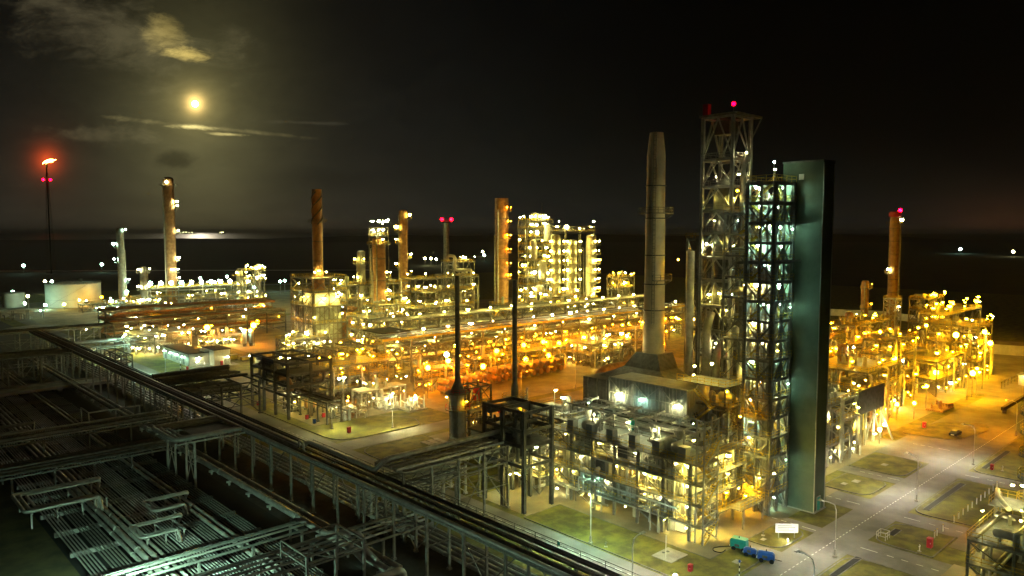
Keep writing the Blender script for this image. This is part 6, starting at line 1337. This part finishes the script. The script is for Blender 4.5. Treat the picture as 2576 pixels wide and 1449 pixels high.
T.part('cabin', MB().loft([[(201.6, 57.1, .9), (204.6, 57.1, .9), (204.6, 58.6, .9), (201.6, 58.6, .9)], [(202.1, 57.25, 1.45), (204.0, 57.25, 1.45), (204.0, 58.45, 1.45), (202.1, 58.45, 1.45)]]), 'glass'); T.part('number_plate', MB().box(201.15, 201.19, 57.5, 58.2, .5, .7), 'white')
for x in (202, 204.6):
    for y in (57, 58.7): T.part('wheel', MB().lathe(x, .32, [(.1, y-.1), (.32, y-.1), (.32, y+.1), (.1, y+.1)], 12, 'q'), 'dark_steel')
T = Thing('pipe_trench_cover', 'pair of pale slabs lying on the lawn by the slender stack', 'slabs', 108, 136)
for k in range(3): T.part('slab', MB().box(103+k*1.8, 104.5+k*1.8, 136, 142.5, 0.02, .3), 'concrete')
# ---- flare stack with flame
T = Thing('flare_stack', 'tall slender flare stack at far left burning with an orange flame, two red lamps below', 'flare', *[(-555+0)*0+v for v in ((-.6171*900)*CT+900*ST, -(-.6171*900)*ST+900*CT)])
fp, fq = T.org[0], T.org[1]
T.part('riser', MB().tube([(fp, fq, 0), (fp, fq, 128)], .8, 10), 'black')
b = MB()
for k in range(14):
    for a, c in (((-3, -3), (3, -3)), ((3, -3), (3, 3)), ((3, 3), (-3, 3)), ((-3, 3), (-3, -3))):
        z0_, z1_ = k*8.6, (k+1)*8.6; s0, s1 = 1.5-1.2*z0_/120, 1.5-1.2*z1_/120
        b.beam((fp+a[0]*s0, fq+a[1]*s0, z0_), (fp+a[0]*s1, fq+a[1]*s1, z1_), .22); b.beam((fp+a[0]*s0, fq+a[1]*s0, z0_), (fp+c[0]*s1, fq+c[1]*s1, z1_), .12)
T.part('derrick', b, 'black')
emat('flame', (1, .42, .06), 60); emat('flame_edge', (1, .12, .01), 9)
def flame(nm, m, s, off):
    rings = []; n = 10
    for k in range(9):
        t = k/8; r = s*(.35+1.9*math.sin(math.pi*min(1, t*1.02))**.8*(1-.35*t))+.05
        cx, cz = fp+off+t*14*s-4, 131+t*7*s+1.2*math.sin(t*5)
        rings.append([(cx+math.cos(2*math.pi*j/n)*r*(.9+.3*math.sin(j*2.3+k)), fq+math.sin(2*math.pi*j/n)*r, cz+math.sin(2*math.pi*j/n+1)*r*.8+math.cos(j*1.7+k)*r*.3) for j in range(n)])
    fb = MB().loft(rings); fb.sm = True; T.part(nm, fb, m)
flame('flame_core', 'flame', 1.0, 0); flame('flame_tongue', 'flame_edge', .55, 3.5)
T.part('flame_tip', MB().lathe(fp, fq, [(1.0, 126), (1.4, 128.5), (1.4, 131), (1.1, 131)], 12), 'steel')
T.lamp(fp-3.6, fq+2.6, 112.6, 'red', 60, 1.5, False, 'warning_lamp'); T.lamp(fp+3, fq-2.4, 112.6, 'red', 60, 1.5, False, 'warning_lamp')
# ---- the moon, ships
me = MB().sphere((0, 0, 0), 240, 24, 16).mesh((0, 0, 0), 'moon'); emat('moon', (1, .92, .72), 26); me.materials.append(MATS['moon']); me.polygons.foreach_set('use_smooth', [True]*len(me.polygons))
o = bpy.data.objects.new('moon', me); COL.objects.link(o); o.location = (MU*60000, 60000, MV*60000+50); setp(o, 'bright round yellow moon glowing in the upper left sky', 'moon')
for k, (u, w, n) in enumerate(((475, 42, 5), (562, 14, 3), (448, 8, 2))):
    Y = 21000; X = (u-1288)/1880*Y
    T = Thing('ship', ['long lit ship on the horizon under the moon, the left one', 'short bright ship on the horizon under the moon, the right one', 'faint ship on the horizon beside the tallest column'][k], 'ship', X*CT+Y*ST, -X*ST+Y*CT)
    T.o.rotation_euler = (0, 0, 0)
    L_ = w/1880*Y; c0, c1 = T.org[0], T.org[1]
    T.part('hull', MB().loft([[(c0-L_*.5, c1-14, 1), (c0+L_*.46, c1-14, 1), (c0+L_*.46, c1+14, 1), (c0-L_*.5, c1+14, 1)], [(c0-L_*.5, c1-16, 22), (c0+L_*.54, c1-16, 22), (c0+L_*.54, c1+16, 22), (c0-L_*.5, c1+16, 22)]]), 'dark_steel')
    T.part('bridge', MB().box(c0-L_*.42, c0-L_*.3, c1-12, c1+12, 22, 44), 'white')
    for j in range(n): T.lamp(c0-L_*.45+L_*.9*j/n, c1-18, 34+8*((j*7) % 3), 'white', 600*(1+(j*5) % 3), 11, False)
# ---- round platform column at the right edge
T = Thing('edge_column', 'dark column with yellow railed platforms at the right edge of the photo', 'column', 153, 30.6)
CP, CQ = 148.6, 29.0
T.part('shell', MB().lathe(CP, CQ, [(1.9, 0), (1.9, 6), (1.55, 8), (1.55, 19), (1.2, 20.2), (.3, 20.8)], 24), 'insulation')
for i, z in enumerate((4.5, 8.6, 12.4, 16.2, 19.4)):
    pl = T.part('platform', MB().lathe(CP, CQ, [(1.6, z), (3.5, z), (3.5, z+.14), (1.6, z+.14)], 22), 'dark_steel')
    T.part('handrail', MB().rail(ring_pts(CP, CQ, 3.4, z+.14, 0, 6.28, 14), 1.1, .06, 1.4), 'yellow', parent=pl)
T.lamp(CP-3.0, CQ+.6, 18.4, 'white', 18, .4); T.lamp(CP-2.6, CQ-1.8, 11.4, 'warm', 8, .26); T.lamp(CP-2.2, CQ+2.2, 7.6, 'warm', 8, .24)
for k in range(5): T.part('riser', MB().tube([(CP-2.4+k*.3, CQ+1.9-k*1.2, 0), (CP-2.4+k*.3, CQ+1.9-k*1.2, 12+k*2), (CP-1, CQ+.6-k*.4, 13+k*2)], .2, 8, .6), 'pipe')
T = Thing('edge_structure', 'bright cluttered platform structure in the bottom right corner', 'steel structure', 126, 28)
frame(T, [117, 122, 127, 132], [20, 25.5, 31], [3.4, 6.8], .32, .28, 'steel', 'Z', decks=[3.4, 6.8], rt=.06)
pipes_in(T, (117.5, 132, 21, 31, 0, 9.6), 34, 241, (.08, .28)); equip_in(T, (118, 131.5, 21, 30.6, 3.5), 8, 242); equip_in(T, (118, 131.5, 21, 30.6, 6.9), 9, 243)
T.part('high_platform', MB().box(128, 133.6, 26.8, 31.6, 8.8, 8.95).box(128.1, 128.4, 26.9, 27.2, 6.8, 8.8).box(133.2, 133.5, 31.2, 31.5, 0, 8.8), 'steel'); T.part('handrail', MB().rail([(133.5, 26.9, 8.95), (133.5, 31.5, 8.95), (128.1, 31.5, 8.95)], 1.1, .06, 1.3), 'yellow')
for a in ((124.5, 31.4, 8.9, 'white', 12), (131.6, 29.4, 11.6, 'white', 16), (126.5, 27, 9.6, 'warm', 10), (121, 31.3, 6.0, 'warm', 9), (129, 31.2, 5.6, 'warm', 9), (122, 26, 9.6, 'warm', 10), (119, 31, 2.8, 'warm', 6)): T.lamp(*a, .3)
T.part('swan_pipe', MB().tube([(134.4, 32, 0), (134.4, 32, 9.8), (129, 30.6, 10.2), (124, 28, 10.2)], .34, 12, 1.4), 'insulation')
T.part('vessel', MB().lathe(127.5, 23.4, [(.4, 6.9), (1.4, 7.5), (1.4, 12), (.9, 12.8), (.2, 13)], 18), 'insulation')
# ---------------------------------------------------------------- damp night air over the whole plant
hb = bpy.data.meshes.new('haze'); hx0, hx1, hy0, hy1, hz0, hz1 = -30000, 30000, -500, 40000, -3, 160
hb.from_pydata([(hx0,hy0,hz0),(hx1,hy0,hz0),(hx1,hy1,hz0),(hx0,hy1,hz0),(hx0,hy0,hz1),(hx1,hy0,hz1),(hx1,hy1,hz1),(hx0,hy1,hz1)], [], [(0,3,2,1),(4,5,6,7),(0,1,5,4),(1,2,6,5),(2,3,7,6),(3,0,4,7)])
ho = bpy.data.objects.new('haze', hb); COL.objects.link(ho); ho['kind'] = 'stuff'
hm = bpy.data.materials.new('haze'); hm.use_nodes = True; t = hm.node_tree; t.nodes.clear()
pv = t.nodes.new('ShaderNodeVolumePrincipled'); pv.inputs['Color'].default_value = (.9, .9, .88, 1); pv.inputs['Density'].default_value = 0.00004; pv.inputs['Anisotropy'].default_value = .0
om = t.nodes.new('ShaderNodeOutputMaterial'); t.links.new(pv.outputs[0], om.inputs['Volume']); hb.materials.append(hm)
